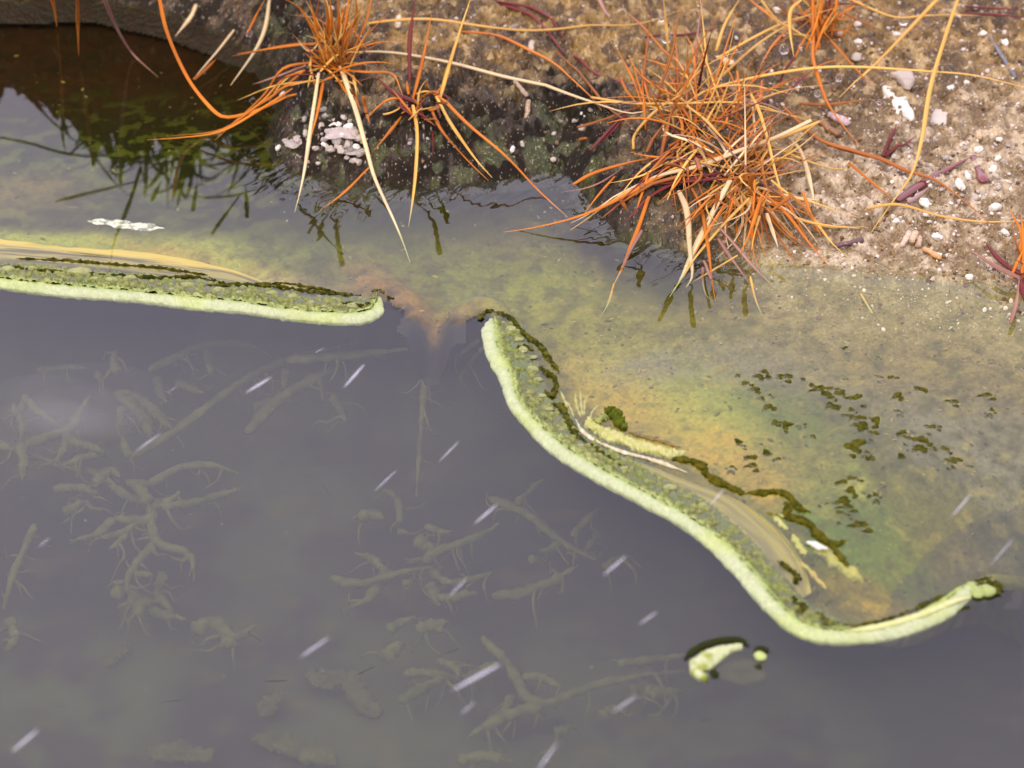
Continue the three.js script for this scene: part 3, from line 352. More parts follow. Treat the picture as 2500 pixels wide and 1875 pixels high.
straw('m', 2.4, [16, 16], 4, '1770,95 2000,105 2260,125', 'thick maroon blade lying near the top of the bank');
straw('m', 2.0, [15, 15], 4, '1790,45 2000,60 2260,75', 'thin maroon blade lying above the thick maroon one');
straw('s', 2.2, [18, 24, 20, 14], 4, '0,622 300,552 700,490 1000,482 1500,512 1850,542 2260,640', 'yellow straw arching above the large white flake');
straw('b', 3.0, [14, 12, 9, 6, 3], 4, '480,770 750,1010 1000,1092 1200,1162 1350,1242 1550,1322 1700,1430 1850,1560 2000,1700', 'thick brown blade running from the big tuft down to the shore shoots');
straw('s', 2.0, [9, 8, 6], 4, '1080,1500 1300,1472 1600,1552 1900,1596 2300,1590', 'yellow straw lying low over the pale crust by the shore');
straw('s', 2.0, [14, 10, 9], 4, '400,1052 600,1142 830,1212 965,1216', 'short pale straw on the mud beside the big tuft');
straw('o', 2.2, [14, 9, 6], 4, '950,1172 1080,1282 1265,1445', 'short orange straw pointing to the maroon stalk');
straw('s', 2.0, [6, 5, 3], 7, '670,240 900,292 1175,342', 'straw meeting the bent yellow straw in a point at the shore');
straw('c', 2.8, [16, 12, 7, 4], 4, '520,992 600,1082 680,1350 705,1520', 'broad cream blade hanging from the big tuft over the crust');
straw('m', 2.8, [13, 13, G], 2, '1580,140 1800,222 2035,372', 'maroon blade on the ochre mud under the yellow straw');
straw('m', 2.6, [14, 14, G], 2, '1590,138 1850,182 2045,300', 'second maroon blade lying just above the other on the mud');
straw('m', 2.4, [12, 12, 14], 3, '405,528 600,640 840,735', 'dark maroon blade entering the big tuft');
straw('v', 4.4, [12, 11, G], 3, '395,-10 560,80 705,182', 'broad mauve grey dead leaf at the top of the bank');
straw('b', 1.8, [16, 16, 12], 3, '325,465 500,660 700,870 965,1135', 'thin brown straw slanting into the big tuft with a drop at its end');
straw('s', 1.9, [16, 26], 3, '1470,365 1530,180 1640,-10', 'yellow stub standing behind the big tuft');
straw('m', 2.2, [13, 14, 13], 3, '940,352 1200,300 1500,190', 'dark red blade lying behind the big tuft');
straw('b', 2.2, [12, 15], 4, '600,745 800,752 1110,712', 'brown blade pair end beside the large white flake');
straw('b', 3.2, [11, 8], 4, '775,1025 950,1085 1095,1135', 'red brown flat blade on the mud below the snail coloured reed chip');
straw('m', 2.4, [G, G], 4, '1195,1135 1262,1010 1292,905', 'upright maroon sprig of a V on the mud');
straw('m', 2.4, [G, G], 4, '1200,1130 1330,1062 1425,985', 'slanting maroon sprig of a V on the mud');
straw('c', 1.6, [-7, -6, -5], 7, '545,720 800,742 1000,722 1300,682 1600,622', 'pale straw drowned in the shallows by the right shore', { free: 1 });
straw('s', 1.5, [-3, -6], 7, '860,590 1010,812', 'short drowned straw in the shallows', { free: 1 }); straw('s', 1.7, [-2, -5, -8], 7, '900,560 1150,772 1340,1035', 'long drowned straw slanting down the shallows', { free: 1 }); straw('s', 1.5, [-3, -6], 7, '1110,740 1240,960', 'drowned straw crossing the long drowned one', { free: 1 });
straw('o', 2.0, [36, 14, 2], 1, '325,-20 345,60 360,170', 'short orange blade dipping into the inlet from above'); straw('b', 2.4, [50, 22, 3], 1, '490,-20 493,160 498,350', 'straight red brown blade dipping into the dark inlet'); straw('v', 2.4, [55, 24, 1, -2], 1, '655,-20 740,180 840,340 1000,488', 'mauve curved blade dipping into the inlet'); straw('o', 1.8, [20, 40], 1, '1565,215 1630,80 1680,-10', 'orange blade tipped by a drop beside the left tuft'); straw('b', 2.6, [10, 4], 1, '1230,500 1310,430 1370,370', 'brown bit of blade in the shaded inlet'); straw('c', 2.4, [8, 1], 1, '1710,100 1680,220 1460,540', 'dull olive blade bent down into the inlet'); straw('c', 3.0, [9, 2], 1, '1240,30 1210,100 1110,230', 'yellowish dead blade hanging from the mud lip over the inlet'); straw('c', 1.8, [9, 4], 1, '1480,190 1370,330 1230,490', 'thin olive blade crossing the inlet');

// leaves and stalks that are not grass
single('sunken_leaf', bladeGeo('v', 7, blade3(P(7, '1890,670 2060,790 2150,950 2185,1100'), [-5, -8, -12]), { keep: 1 }), bladeMat, 'broad mauve leaf sunk in the shallows by the edge of the view', 'leaf');
single('sunken_leaf', bladeGeo('v', 4.4, blade3(P(7, '1790,690 1950,800 2080,960 2150,1090'), [-4, -7, -10]), { keep: 1 }), bladeMat, 'narrow mauve leaf sunk beside the broad one', 'leaf');
{
  const t = thing('maroon_stalk', onGround(...Z[4](1550, 1330)), 'shiny dark maroon stalk lying on pale crust, with a broken piece at its end', 'stalk');
  const wet = std({ vertexColors: true, roughness: 0.18, clearcoat: 0.6 });
  part('stem', bladeGeo('m', 4.6, blade3(P(4, '1300,1460 1400,1390 1500,1325 1700,1210 1840,1142'), [G, G]).map((p) => p.add(new THREE.Vector3(0, 0.0012, 0))), { keep: 1, sides: 10 }), wet, t);
  part('stem', bladeGeo('v', 2.8, blade3(P(4, '1380,1460 1450,1410 1540,1340'), [G, G]), { keep: 1 }), wet, t, 'mauve grey split side of the stalk');
  part('broken_end', bladeGeo('m', 5.2, blade3(P(4, '1850,1130 1890,1220 1925,1310'), [G, G]), { keep: 1, blunt: 1, sides: 10 }), wet, t);
}
// the overhanging grass beyond the inlet: seen in the photograph only as its mirror image, the blades tinted near-black to keep it dark
const refl = (t, w, h, z, s) => part('blade', bladeGeo(t.userData.label.startsWith('tall dense') ? 'd' : 'b', w, (() => { const q = P(z, s), n = q.length; return q.map((c, i) => { const hh = mix(h[0], h[1], i / (n - 1)) / 1000, p = at(c[0], c[1], -hh); p.y = hh; return p; }); })(), { n: 12, free: 1 }), bladeMat, t);
const O = tuft('grass_tuft', 'p', 420, -200, 'tall dense grass overhanging the inlet, seen mirrored as a dark tangle in the water', 'grass tuft', GRASS);
for (const [w, h, s] of [[2, [75, 95], '0,870 200,910 410,970 640,990 735,930'], [2, [90, 92], '400,740 395,850 415,965'], [2.2, [95, 80], '475,920 560,800 610,745'], [2, [92, 80], '450,970 530,890 620,790'], [2.2, [105, 95], '350,1270 600,1210 960,1125'], [2.4, [85, 118], '890,1060 800,1330 715,1530 705,1610'], [2, [100, 92], '725,960 730,1110 870,1050'], [2.6, [100, 95], '960,1270 1020,1140'], [2.4, [104, 95], '1220,1330 1250,1150'], [2.4, [110, 92], '1340,1475 1440,1340 1540,1210'], [2.4, [104, 92], '1565,1380 1555,1180'], [1.8, [60, 58], '200,580 370,575'], [2, [54, 52], '140,510 330,440'], [2.4, [54, 52], '0,510 320,440'], [2.2, [60, 68], '290,510 370,640 390,740'], [2, [95, 88], '520,940 610,925 720,915'], [2, [92, 84], '650,800 700,900 720,960'], [2, [84, 88], '1130,1150 1170,1250 1200,1240'], [2, [50, 55], '0,470 60,370 130,400']]) refl(O, w, h, 1, s);
for (let i = 0; i < 900 && O.children.length < 290; i++) { const [x, y] = [rr(-60, 800), rr(-115, -52)], p0 = at(x, y, 0), az = rr(0.2, 2.95), th = rr(-0.1, 1.2), L = rr(0.022, 0.06), pts = []; p0.y = landHeight(p0.x, p0.z); for (let k = 0; k <= 4; k++) { const s = k / 4; pts.push(new THREE.Vector3(p0.x + Math.cos(az) * Math.cos(th) * L * s, p0.y + (Math.sin(th) - 0.35 * s) * L * s, p0.z + Math.sin(az) * Math.cos(th) * L * s)); } if (pts.some((p) => { const m = pixel(p.x, -p.y, p.z); return p.z > at(400, -12, p.y).z || m[1] > Math.min(520, 200 + 0.9 * Math.max(0, m[0])); })) continue; part('blade', bladeGeo('d', rr(1.4, 2.8), pts, { n: 7, sides: 5, free: 1 }), bladeMat, O); }
const reflA = (w, h, s) => refl(A, w, h, 1, s); reflA(2.2, [62, 80], '1880,1280 2000,1420 2130,1580'); reflA(2.4, [88, 66], '2145,1660 2130,1500 2105,1280'); reflA(2, [78, 66], '1950,1480 2030,1270'); reflA(2, [80, 66], '2010,1520 2085,1290');
for (const [h, s] of [[[44, 30], '760,1075 850,900 935,760'], [[44, 34], '1012,1115 990,900 995,780'], [[30, 20], '1160,910 1140,790'], [[30, 20], '1275,910 1285,760 1215,710'], [[40, 22], '1388,1040 1380,880 1420,710'], [[30, 24], '1360,880 1410,790'], [[22, 16], '1225,850 1205,780'], [[28, 18], '615,830 630,680 585,630'], [[20, 14], '470,705 530,640'], [[24, 16], '1670,790 1530,705'], [[20, 14], '230,260 165,120']]) refl(C, 2.6, h, 13, s);
for (const [h, s] of [[[34, 22], '770,1360 775,1290 800,1270'], [[34, 24], '690,1310 710,1240 745,1225'], [[46, 30], '1235,1605 1190,1420 1110,1275'], [[34, 26], '1280,1400 1210,1220'], [[30, 26], '1240,1335 1190,1310 1160,1260']]) refl(Bt, 2.4, h, 2, s);

// ---------- mats ----------
const matM = std({ vertexColors: true, roughness: 0.55, specularIntensity: 0.5 }), wetM = std({ vertexColors: true, roughness: 0.25, specularIntensity: 0.8 }), darkM = std({ vertexColors: true, roughness: 0.9, specularIntensity: 0.12 });
const inwards = (line, off, h = 0, side = 1) => line.map((q, i) => { const a = line[Math.max(0, i - 1)], b = line[Math.min(line.length - 1, i + 1)], l = Math.hypot(b[0] - a[0], b[1] - a[1]) || 1; return at(q[0] + side * (b[1] - a[1]) / l * off, q[1] - side * (b[0] - a[0]) / l * off, h); });
function mat(line, rimR, bandW, label, strands) {
  const mid = inwards(line, rimR / U * 0.9), t = thing('algae_mat', mid[mid.length >> 1].clone().setY(0), label, 'algae mat', 'floating algae mats');
  const pts = smooth(mid.map((p) => p.clone().setY(-0.0004)), 620);
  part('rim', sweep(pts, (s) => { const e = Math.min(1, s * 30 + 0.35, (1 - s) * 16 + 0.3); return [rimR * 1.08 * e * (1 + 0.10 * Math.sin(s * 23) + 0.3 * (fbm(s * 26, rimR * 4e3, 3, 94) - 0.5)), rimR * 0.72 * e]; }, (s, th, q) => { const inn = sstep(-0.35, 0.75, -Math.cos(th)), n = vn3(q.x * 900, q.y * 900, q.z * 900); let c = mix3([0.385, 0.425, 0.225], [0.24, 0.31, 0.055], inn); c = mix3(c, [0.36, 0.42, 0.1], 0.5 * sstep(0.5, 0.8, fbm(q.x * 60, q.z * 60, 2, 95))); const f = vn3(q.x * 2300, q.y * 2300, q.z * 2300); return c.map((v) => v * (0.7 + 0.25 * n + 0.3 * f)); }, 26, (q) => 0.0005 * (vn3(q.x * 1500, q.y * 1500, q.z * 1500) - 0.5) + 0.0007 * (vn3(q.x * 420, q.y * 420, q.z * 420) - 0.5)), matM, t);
  // the band of blistered algae behind the rim
  const A0 = smooth(inwards(line, rimR / U * 1.2), 760), B0 = inwards(line, rimR / U * 1.5 + 1), out = smooth(line.map((q, i) => { const w = bandW(i / (line.length - 1)), k = inwards(line, rimR / U * 1.3 + w)[i]; return k; }), 760), nb = 40;
  part('blistered_band', surface(760, nb, (i, j) => {
    const s = j / nb, x = mix(A0[i].x, out[i].x, s), z = mix(A0[i].z, out[i].z, s), [d, id] = cells(x * 330, z * 330, 7), [d2] = cells(x * 800, z * 800, 8), dome = Math.sqrt(Math.max(0, 1 - (d / 0.62) ** 2)) * (id > 0.35 ? 1 : 0.25), fine = Math.sqrt(Math.max(0, 1 - (d2 / 0.7) ** 2)), close = 1 - sstep(0.02, 0.34, s);
    let y = 0.0010 * close + 0.0001 - 0.0018 * s * s + 0.0016 * dome * sstep(1, 0.7, s) * mix(0.5, 1, id) + 0.0006 * fine + 0.0006 * (vn(x * 1600, z * 1600, 3) - 0.5);
    const n = fbm(x * 300, z * 300, 3, 96); let c = mix3([0.055, 0.062, 0.008], [0.17, 0.19, 0.04], clamp(dome * 0.6 + fine * 0.35)); c = mix3(c, [0.10, 0.14, 0.012], 0.6 * sstep(0.5, 0.7, fbm(x * 90, z * 90, 2, 98))); c = mix3(c, [0.30, 0.30, 0.09], dome * id * 0.5 * (0.4 + n)); c = mix3(c, [0.32, 0.36, 0.11], close * close * sstep(0.3, 0.75, n * 0.7 + fine * 0.4)); c = c.map((v) => v * (0.6 + 0.7 * vn(x * 2400, z * 2400, 12))); c = mix3(c, [0.04, 0.042, 0.004], sstep(0.7, 1, s) * 0.6);
    return { p: [x, y, z], c };
  }), matM, t);
  for (const [w, h, z, s, lab] of strands) part('dark_reflection_strand', sweep(smooth(P(z, s).map((q) => at(q[0], q[1], h)), 130), (k) => { const e = Math.min(1, k * 9 + 0.2, (1 - k) * 9 + 0.2); return [w / 2600 * e * (1 + 0.5 * Math.sin(k * 31 + w) * Math.sin(k * 17)), 0.0007 * e]; }, (k, th, q) => mix3([0.022, 0.026, 0.002], [0.11, 0.10, 0.012], sstep(0.3, 0.9, fbm(q.x * 700, q.z * 700, 3, 3))), 10, (q) => 0.0013 * (vn3(q.x * 700, q.y * 700, q.z * 700) - 0.5) + 0.0009 * (vn3(q.x * 1700, q.y * 1700, q.z * 1700) - 0.5)), darkM, t, lab);  // dark tubes standing for dark reflections on the sloping water
  return t;
}
const matL = mat(RIM_L.slice(1), 0.0036, (s) => mix(64, 46, sstep(0.4, 0.9, s)) * sstep(1.01, 0.93, s), 'long pale green algae mat edge floating from the left side, ending in a curled tip', [[1.8, 0.0006, 5, '-60,430 200,462 420,480 640,490 850,505 1050,500 1150,520'], [1.6, 0.0005, 5, '90,400 350,410 620,432 840,448 1000,470 1120,490'], [2.2, 0.0006, 5, '1080,545 1200,545 1350,540 1500,552 1700,580 1950,600'], [1.6, 0.0006, 5, '1130,500 1180,530 1350,545 1550,535 1700,560 1850,590'], [2, 0.0007, 5, '1830,655 1880,640 1960,655 2010,640'], [1.8, 0.0007, 5, '2005,580 2040,570 2075,585'], [1.6, 0.0007, 5, '2090,605 2130,620']]);
{ // slick algae film along the back of the left mat, stretched reflections painted as streaks
  const top = smooth(P(5, '-120,250 0,262 200,285 420,310 640,335 860,362 1080,400 1300,450 1480,505 1600,545').map((q) => at(q[0], q[1], 0)), 300), low = smooth(P(5, '-120,425 0,432 200,445 420,462 640,480 860,500 1080,520 1300,535 1480,548 1600,552').map((q) => at(q[0], q[1], 0)), 300);
  part('film', surface(300, 40, (i, j) => { const t = i / 300, v = j / 40, x = mix(top[i].x, low[i].x, v), z = mix(top[i].z, low[i].z, v), n = fbm(t * 5, v * 16 + t * 2, 4, 101), f = fbm(t * 26, v * 60, 2, 102), e = sstep(-0.06, 0.2, v + 0.22 * (fbm(t * 9, 3, 3, 105) - 0.5)) * sstep(1, 0.75, t);
    let c = mix3([0.46, 0.33, 0.025], [0.22, 0.185, 0.035], sstep(0.28, 0.6, v + 0.5 * (n - 0.5))); c = mix3(c, [0.075, 0.055, 0.006], sstep(0.5, 0.62, n) * sstep(0.3, 0.5, v)); c = mix3(c, [0.36, 0.29, 0.06], sstep(0.55, 0.7, fbm(t * 4 + 7, v * 22, 3, 103)) * 0.6); c = mix3(c, [0.05, 0.042, 0.004], sstep(0.75, 0.95, v + 0.25 * (n - 0.5))); c = mix3(c, [0.42, 0.33, 0.09], sstep(0.58, 0.72, f) * sstep(0.4, 0.1, v) * 0.7);
    return { p: [x, mix(-0.0045, 0.00015, e) + 0.0003 * (n - 0.5) - 0.0008 * sstep(0.9, 1, v), z], c }; }), std({ vertexColors: true, roughness: 0.3, specularIntensity: 0.45 }), matL, 'tan and yellow slick film with stretched reflections painted along the back of the mat');
}
const matR = mat(RIM_R, 0.0038, (s) => 76 * sstep(0.0, 0.06, s) * mix(1, 0.75, sstep(0.3, 0.6, s)) * sstep(0.84, 0.70, s) + 6, 'S-shaped pale green algae mat edge in open water below the big tuft', [[3.2, 0.0006, 6, '250,165 330,180 400,210 460,280 540,350 610,400 650,460 740,580'], [3, 0.0006, 6, '600,540 660,580 710,640 680,740 640,700'], [4, 0.0006, 6, '680,790 740,800 770,850 810,930 840,990 900,1040'], [2.2, 0.0005, 6, '900,1040 980,1090 1060,1150 1130,1190 1210,1230'], [1.8, 0.0004, 6, '440,410 500,400 560,430'], [3, 0.0004, 8, '545,1020 600,1050 640,1090 690,1130 650,1170'], [4, 0.0006, 8, '620,1270 680,1300 720,1340 690,1380'], [4.5, 0.0006, 8, '790,1385 840,1400 880,1440 950,1455'], [2.4, 0.0006, 8, '900,1440 1060,1460 1250,1430 1400,1380 1600,1290 1800,1215'], [5, 0.0008, 8, '1820,1190 1900,1180 1980,1180 2040,1190 2010,1250'], [2.2, 0.0006, 6, '185,220 240,170 300,165']]);
{
  const fs = [], pale = (t, th, q) => mix3([0.42, 0.44, 0.13], [0.5, 0.5, 0.24], vn(q.x * 700, q.z * 700));
  for (const s of ['1000,1500 1200,1470 1400,1420 1600,1350 1750,1290 1850,1270']) fs.push(sweep(smooth(P(8, s).map((q) => at(q[0], q[1], 0.0026)), 60), (k) => [0.0015 * Math.min(1, k * 6, (1 - k) * 5 + 0.2), 0.0008], pale, 10, (q) => 0.0004 * (vn3(q.x * 800, 2, q.z * 800) - 0.5)));
  part('ridge', mergeGeometries(fs), matM, matR, 'yellow green ridge along the tail of the mat');
  for (const [x, y, r] of [[1860, 1200, 0.0024], [1965, 1235, 0.0034], [1890, 1245, 0.003]]) { const g = lump(r, x, 0.25, [1, 0.6, 1], 3), p = at(...Z[8](x, y), 0); g.translate(p.x, 0.0008, p.z); const n = g.attributes.position.count, c = new Float32Array(n * 3); for (let i = 0; i < n; i++) c.set(mix3([0.2, 0.26, 0.06], [0.36, 0.4, 0.14], rnd()), i * 3); g.setAttribute('color', new THREE.BufferAttribute(c, 3)); part('knob', g, matM, matR); }
}
const paint = (g, f) => { const p = g.attributes.position, c = new Float32Array(p.count * 3); for (let i = 0; i < p.count; i++) c.set(f(p.getX(i), p.getY(i), p.getZ(i)), i * 3); g.setAttribute('color', new THREE.BufferAttribute(c, 3)); return g; };
function blisters(t, z, list) { for (const s of list.trim().split(/\s+/)) { const [x, y, r] = s.split(',').map(Number), [px, py] = Z[z](x, y), p = at(px, py, 0), R = r * (z === 5 ? 1000 / 2212 : k6) * U; const g = lump(R * rr(0.7, 1.1), x * 0.37, 0.3, [rr(1, 1.5), 0.5, rr(0.75, 1)], 3); paint(g, (a, b, c) => mix3([0.10, 0.11, 0.022], [0.235, 0.24, 0.075], clamp(0.5 + b / R) * (0.5 + vn(a * 1500 + x, c * 1500)))); g.translate(p.x, 0.0003, p.z); part('blister', g, wetM, t); } }
blisters(matL, 5, '40,465,40 170,460,34 435,480,50 515,515,34 600,520,30 330,500,24 700,510,36 750,560,20 1015,545,44 860,550,22 1180,570,26 1470,590,36 1290,585,20 1580,610,28 1680,640,24 1750,660,28 1900,660,38 930,570,20 250,490,20 100,500,22 1380,610,18 650,575,18');
blisters(matR, 6, '410,290,40 490,430,48 550,560,42 590,630,34 660,830,36 760,960,30 880,1080,30 1010,1140,26 1180,1230,30 1280,1270,24 1480,1360,34 1590,1420,24 1700,1480,40 540,720,30 460,360,24 700,980,22 950,1180,20 1360,1400,22 560,480,22 620,740,24');
{ // slick film between the blistered band and the fold
  const q = (a, b) => smooth([...P(6, a), ...P(8, b)].map((v) => at(v[0], v[1], 0)), 260), top = q('900,985 1010,1075 1180,1140 1420,1215 1640,1300', '330,600 480,700 600,810 690,930 750,1060 780,1190'), low = q('860,1000 930,1090 1060,1170 1220,1255 1400,1350', '60,640 180,760 300,885 420,1015 540,1140 660,1260');
  part('film', surface(260, 34, (i, j) => { const t = i / 260, v = j / 34, n = fbm(t * 6 + 3, v * 14, 4, 121), f = fbm(t * 30, v * 50, 2, 122), e = sstep(0, 0.22, v) * sstep(0, 0.06, t) * sstep(1, 0.9, t);
    let c = mix3([0.24, 0.20, 0.035], [0.15, 0.13, 0.04], sstep(0.3, 0.7, n)); c = mix3(c, [0.36, 0.32, 0.06], 0.8 * sstep(0.25, 0.05, v + 0.2 * (f - 0.5))); c = mix3(c, [0.06, 0.055, 0.006], 0.7 * sstep(0.56, 0.68, n) * sstep(0.5, 0.9, v));
    return { p: [mix(top[i].x, low[i].x, v), mix(-0.003, 0.0002, e) + 0.0012 * Math.sin(v * 5 + 2 * n) * e * 0.5 - 0.0005, mix(top[i].z, low[i].z, v)], c }; }), std({ vertexColors: true, roughness: 0.25, specularIntensity: 0.6 }), matR, 'slick olive film drawn out behind the blistered band');
}
{ // the folded ridge of mat inside the bay
  const t = thing('algae_fold', at(...Z[6](1500, 1130), 0), 'yellow green fold of algae breaking the surface inside the bay of the S-shaped mat', 'algae fold');
  const tubeOf = (z, s, r, h, ca, cb, m, name, lab, flat = 0.6) => part(name, sweep(smooth(P(z, s).map((q, i, l) => at(q[0], q[1], h)), 150), (k) => { const e = Math.min(1, k * 7 + 0.15, (1 - k) * 7 + 0.1); return [r * 0.85 * e * (1 + 0.3 * Math.sin(k * 21 + r * 9e3)), r * flat * e]; }, (k, th, q) => mix3(ca, cb, clamp(2 * fbm(q.x * 600, q.z * 600, 3, 4) - 0.5)), 16, (q) => r * (0.5 * (vn3(q.x * 500, q.y * 500, q.z * 500) - 0.5) + 0.5 * (vn3(q.x * 1500, q.y * 1500, q.z * 1500) - 0.5))), m, t, lab);
  const PALE = [0.44, 0.42, 0.15], PALE2 = [0.34, 0.35, 0.07], OLV = [0.035, 0.038, 0.002], OLV2 = [0.095, 0.08, 0.006];
  tubeOf(6, '930,890 960,950 1100,1015 1300,1085 1480,1130 1590,1115', 0.0036, -0.0006, PALE, PALE2, wetM, 'ridge');
  tubeOf(6, '845,895 890,975 1000,1050 1150,1112 1400,1180 1600,1255', 0.0011, 0.0004, [0.55, 0.5, 0.36], [0.4, 0.34, 0.16], wetM, 'painted_highlight');  // pale tube standing for the bright wet highlight along the fold
  tubeOf(6, '1500,1160 1600,1170 1690,1210 1750,1280 1900,1360 2000,1400', 0.0022, 0.0003, OLV, OLV2, darkM, 'dark_reflection_strand'); tubeOf(8, '340,560 440,560 560,555 640,600 700,665 770,690', 0.0018, 0.0004, OLV, OLV2, darkM, 'dark_reflection_strand'); tubeOf(8, '590,620 620,660 600,715 680,735 760,770 830,850 910,905 1020,885', 0.0021, 0.0004, OLV, OLV2, darkM, 'dark_reflection_strand'); tubeOf(8, '470,690 560,710 640,740', 0.0008, 0.0004, OLV2, PALE2, wetM, 'dark_reflection_strand'); tubeOf(8, '910,900 960,980 1030,1060', 0.0014, 0.0003, OLV, OLV2, darkM, 'dark_reflection_strand');  // dark reflections beside the fold, built as dark tubes
  tubeOf(8, '790,900 880,970 980,1060 1120,1160', 0.0032, -0.0022, [0.36, 0.32, 0.06], [0.3, 0.3, 0.06], matM, 'ridge'); tubeOf(8, '520,700 590,790 620,810', 0.0014, -0.001, PALE, PALE2, matM, 'ridge'); tubeOf(8, '650,840 690,920 740,980', 0.0016, -0.0012, [0.36, 0.32, 0.08], PALE2, matM, 'ridge'); tubeOf(8, '690,1030 760,1080 820,1150 880,1210', 0.0012, -0.002, [0.4, 0.25, 0.06], PALE2, matM, 'ridge');
  tubeOf(6, '1040,850 1090,840 1130,900 1180,960', 0.0028, 0.0005, OLV, [0.09, 0.12, 0.01], darkM, 'dark_tuft', undefined, 0.8); tubeOf(6, '970,890 1000,900 1050,870', 0.0022, 0.0003, [0.05, 0.08, 0.005], PALE2, wetM, 'dark_tuft');
  tubeOf(6, '1200,975 1330,1020 1450,1050 1540,1090', 0.0012, 0.0004, OLV2, [0.2, 0.12, 0.03], wetM, 'dark_reflection_strand');
  for (const s of ['880,880 850,800 840,720', '890,870 880,780 875,700', '900,870 905,790 920,740', '800,870 780,800 740,700', '830,880 800,800 760,760', '940,890 960,840 1000,800']) tubeOf(6, s, 0.0006, -0.0012, [0.3, 0.27, 0.09], PALE2, matM, 'finger');
  const g = lump(1, 5, 0.45, [0.0046, 0.0010, 0.0019], 4).rotateY(-0.6), p = at(...Z[8](820, 920), 0.0008); paint(g, (x, y, z) => { const n = vn(x * 1500, z * 1500); return [0.42 + 0.25 * n, 0.42 + 0.24 * n, 0.32 + 0.24 * n]; }); g.translate(p.x, p.y, p.z); part('painted_glint', g, wetM, t, 'small white glint painted on the fold');  // white lump standing for a glint on the wet fold
}
{ // the islet
  const t = thing('algae_mat', at(...Z[14](700, 700), 0), 'small pale crescent of algae drifting alone below the S-shaped mat', 'algae mat', 'floating algae mats');
  const w = [18, 60, 105, 140, 130, 70, 30];
  part('rim', sweep(smooth(P(14, '1175,450 1050,455 900,500 730,590 590,700 560,800 690,875').map((q) => at(q[0], q[1], 0)), 80), (k) => { const f = k * 6, i = Math.min(5, f | 0); return [mix(w[i], w[i + 1], f - i) * 400 / 2212 * U * 1.0, 0.0018]; }, (k, th, q) => { const n = fbm(q.x * 300, q.z * 300, 3, 97); return mix3([0.42, 0.45, 0.23], [0.24, 0.27, 0.04], sstep(0.4, 0.65, n)).map((v) => v * (0.8 + 0.35 * vn(q.x * 1500, q.z * 1500))); }, 18, (q) => 0.0011 * (vn3(q.x * 500, q.y * 500, q.z * 500) - 0.5) + 0.0007 * (vn3(q.x * 1400, q.y * 1400, q.z * 1400) - 0.5)), matM, t);
  const dark = (s, r) => part('dark_reflection_strand', sweep(smooth(P(14, s).map((q) => at(q[0], q[1], 0.0006)), 40), (k) => { const e = Math.min(1, k * 6 + 0.1, (1 - k) * 6 + 0.1); return [r * e, r * 0.5 * e]; }, () => [0.02, 0.024, 0.004], 8, (q) => 0.0004 * (vn3(q.x * 700, 1, q.z * 700) - 0.5)), darkM, t);
  dark('390,600 540,470 700,395 900,348 1060,340 1160,350 1265,420', 0.0016); dark('1330,480 1440,460 1540,500', 0.0014); dark('1330,700 1390,690 1440,715', 0.0006); dark('760,740 800,790 840,830', 0.0014);  // dark reflections around the islet, built as dark tubes
  const b = paint(lump(0.0024, 3, 0.25, [1, 0.6, 1], 3), () => [0.36, 0.42, 0.13]), p = at(...Z[14](1415, 565), 0.0003); b.translate(p.x, p.y, p.z); part('knob', b, matM, t);
  const f = paint(lump(1, 8, 0.25, [0.0098, 0.0006, 0.0080], 4), (x, y, z) => mix3([0.045, 0.043, 0.022], [0.085, 0.08, 0.042], vn(x * 300, z * 300))), fp = at(...Z[14](1150, 760), -0.003); f.translate(fp.x, fp.y, fp.z); part('drowned_film', f, std({ vertexColors: true, roughness: 0.9, transparent: true, opacity: 0.4, specularIntensity: 0.1 }), t);
}
{ // foam streak
  const pts = smooth(P(5, '470,200 580,205 720,225 890,238').map((q) => at(q[0], q[1], -0.0009)), 160);
  single('foam_streak', sweep(pts, (k) => { const e = Math.min(1, k * 5 + 0.05, (1 - k) * 6 + 0.1); return [0.0031 * e * (1 + 0.2 * Math.sin(k * 19)), 0.0004 * e]; }, (k, th, q) => { const n = vn(q.x * 900, q.z * 900); const f = vn(q.x * 260, q.z * 1400, 9) * 0.6 + n * 0.4, m = 0.14 + 0.5 * sstep(0.25, 0.7, f); return [m, m, m * 0.86]; }, 14, (q) => 0.0014 * (vn3(q.x * 300, 4, q.z * 900) - 0.5) + 0.0005 * (vn3(q.x * 2000, 4, q.z * 2000) - 0.5)), matM, 'thin white foam streak floating behind the left algae mat', 'foam');
}
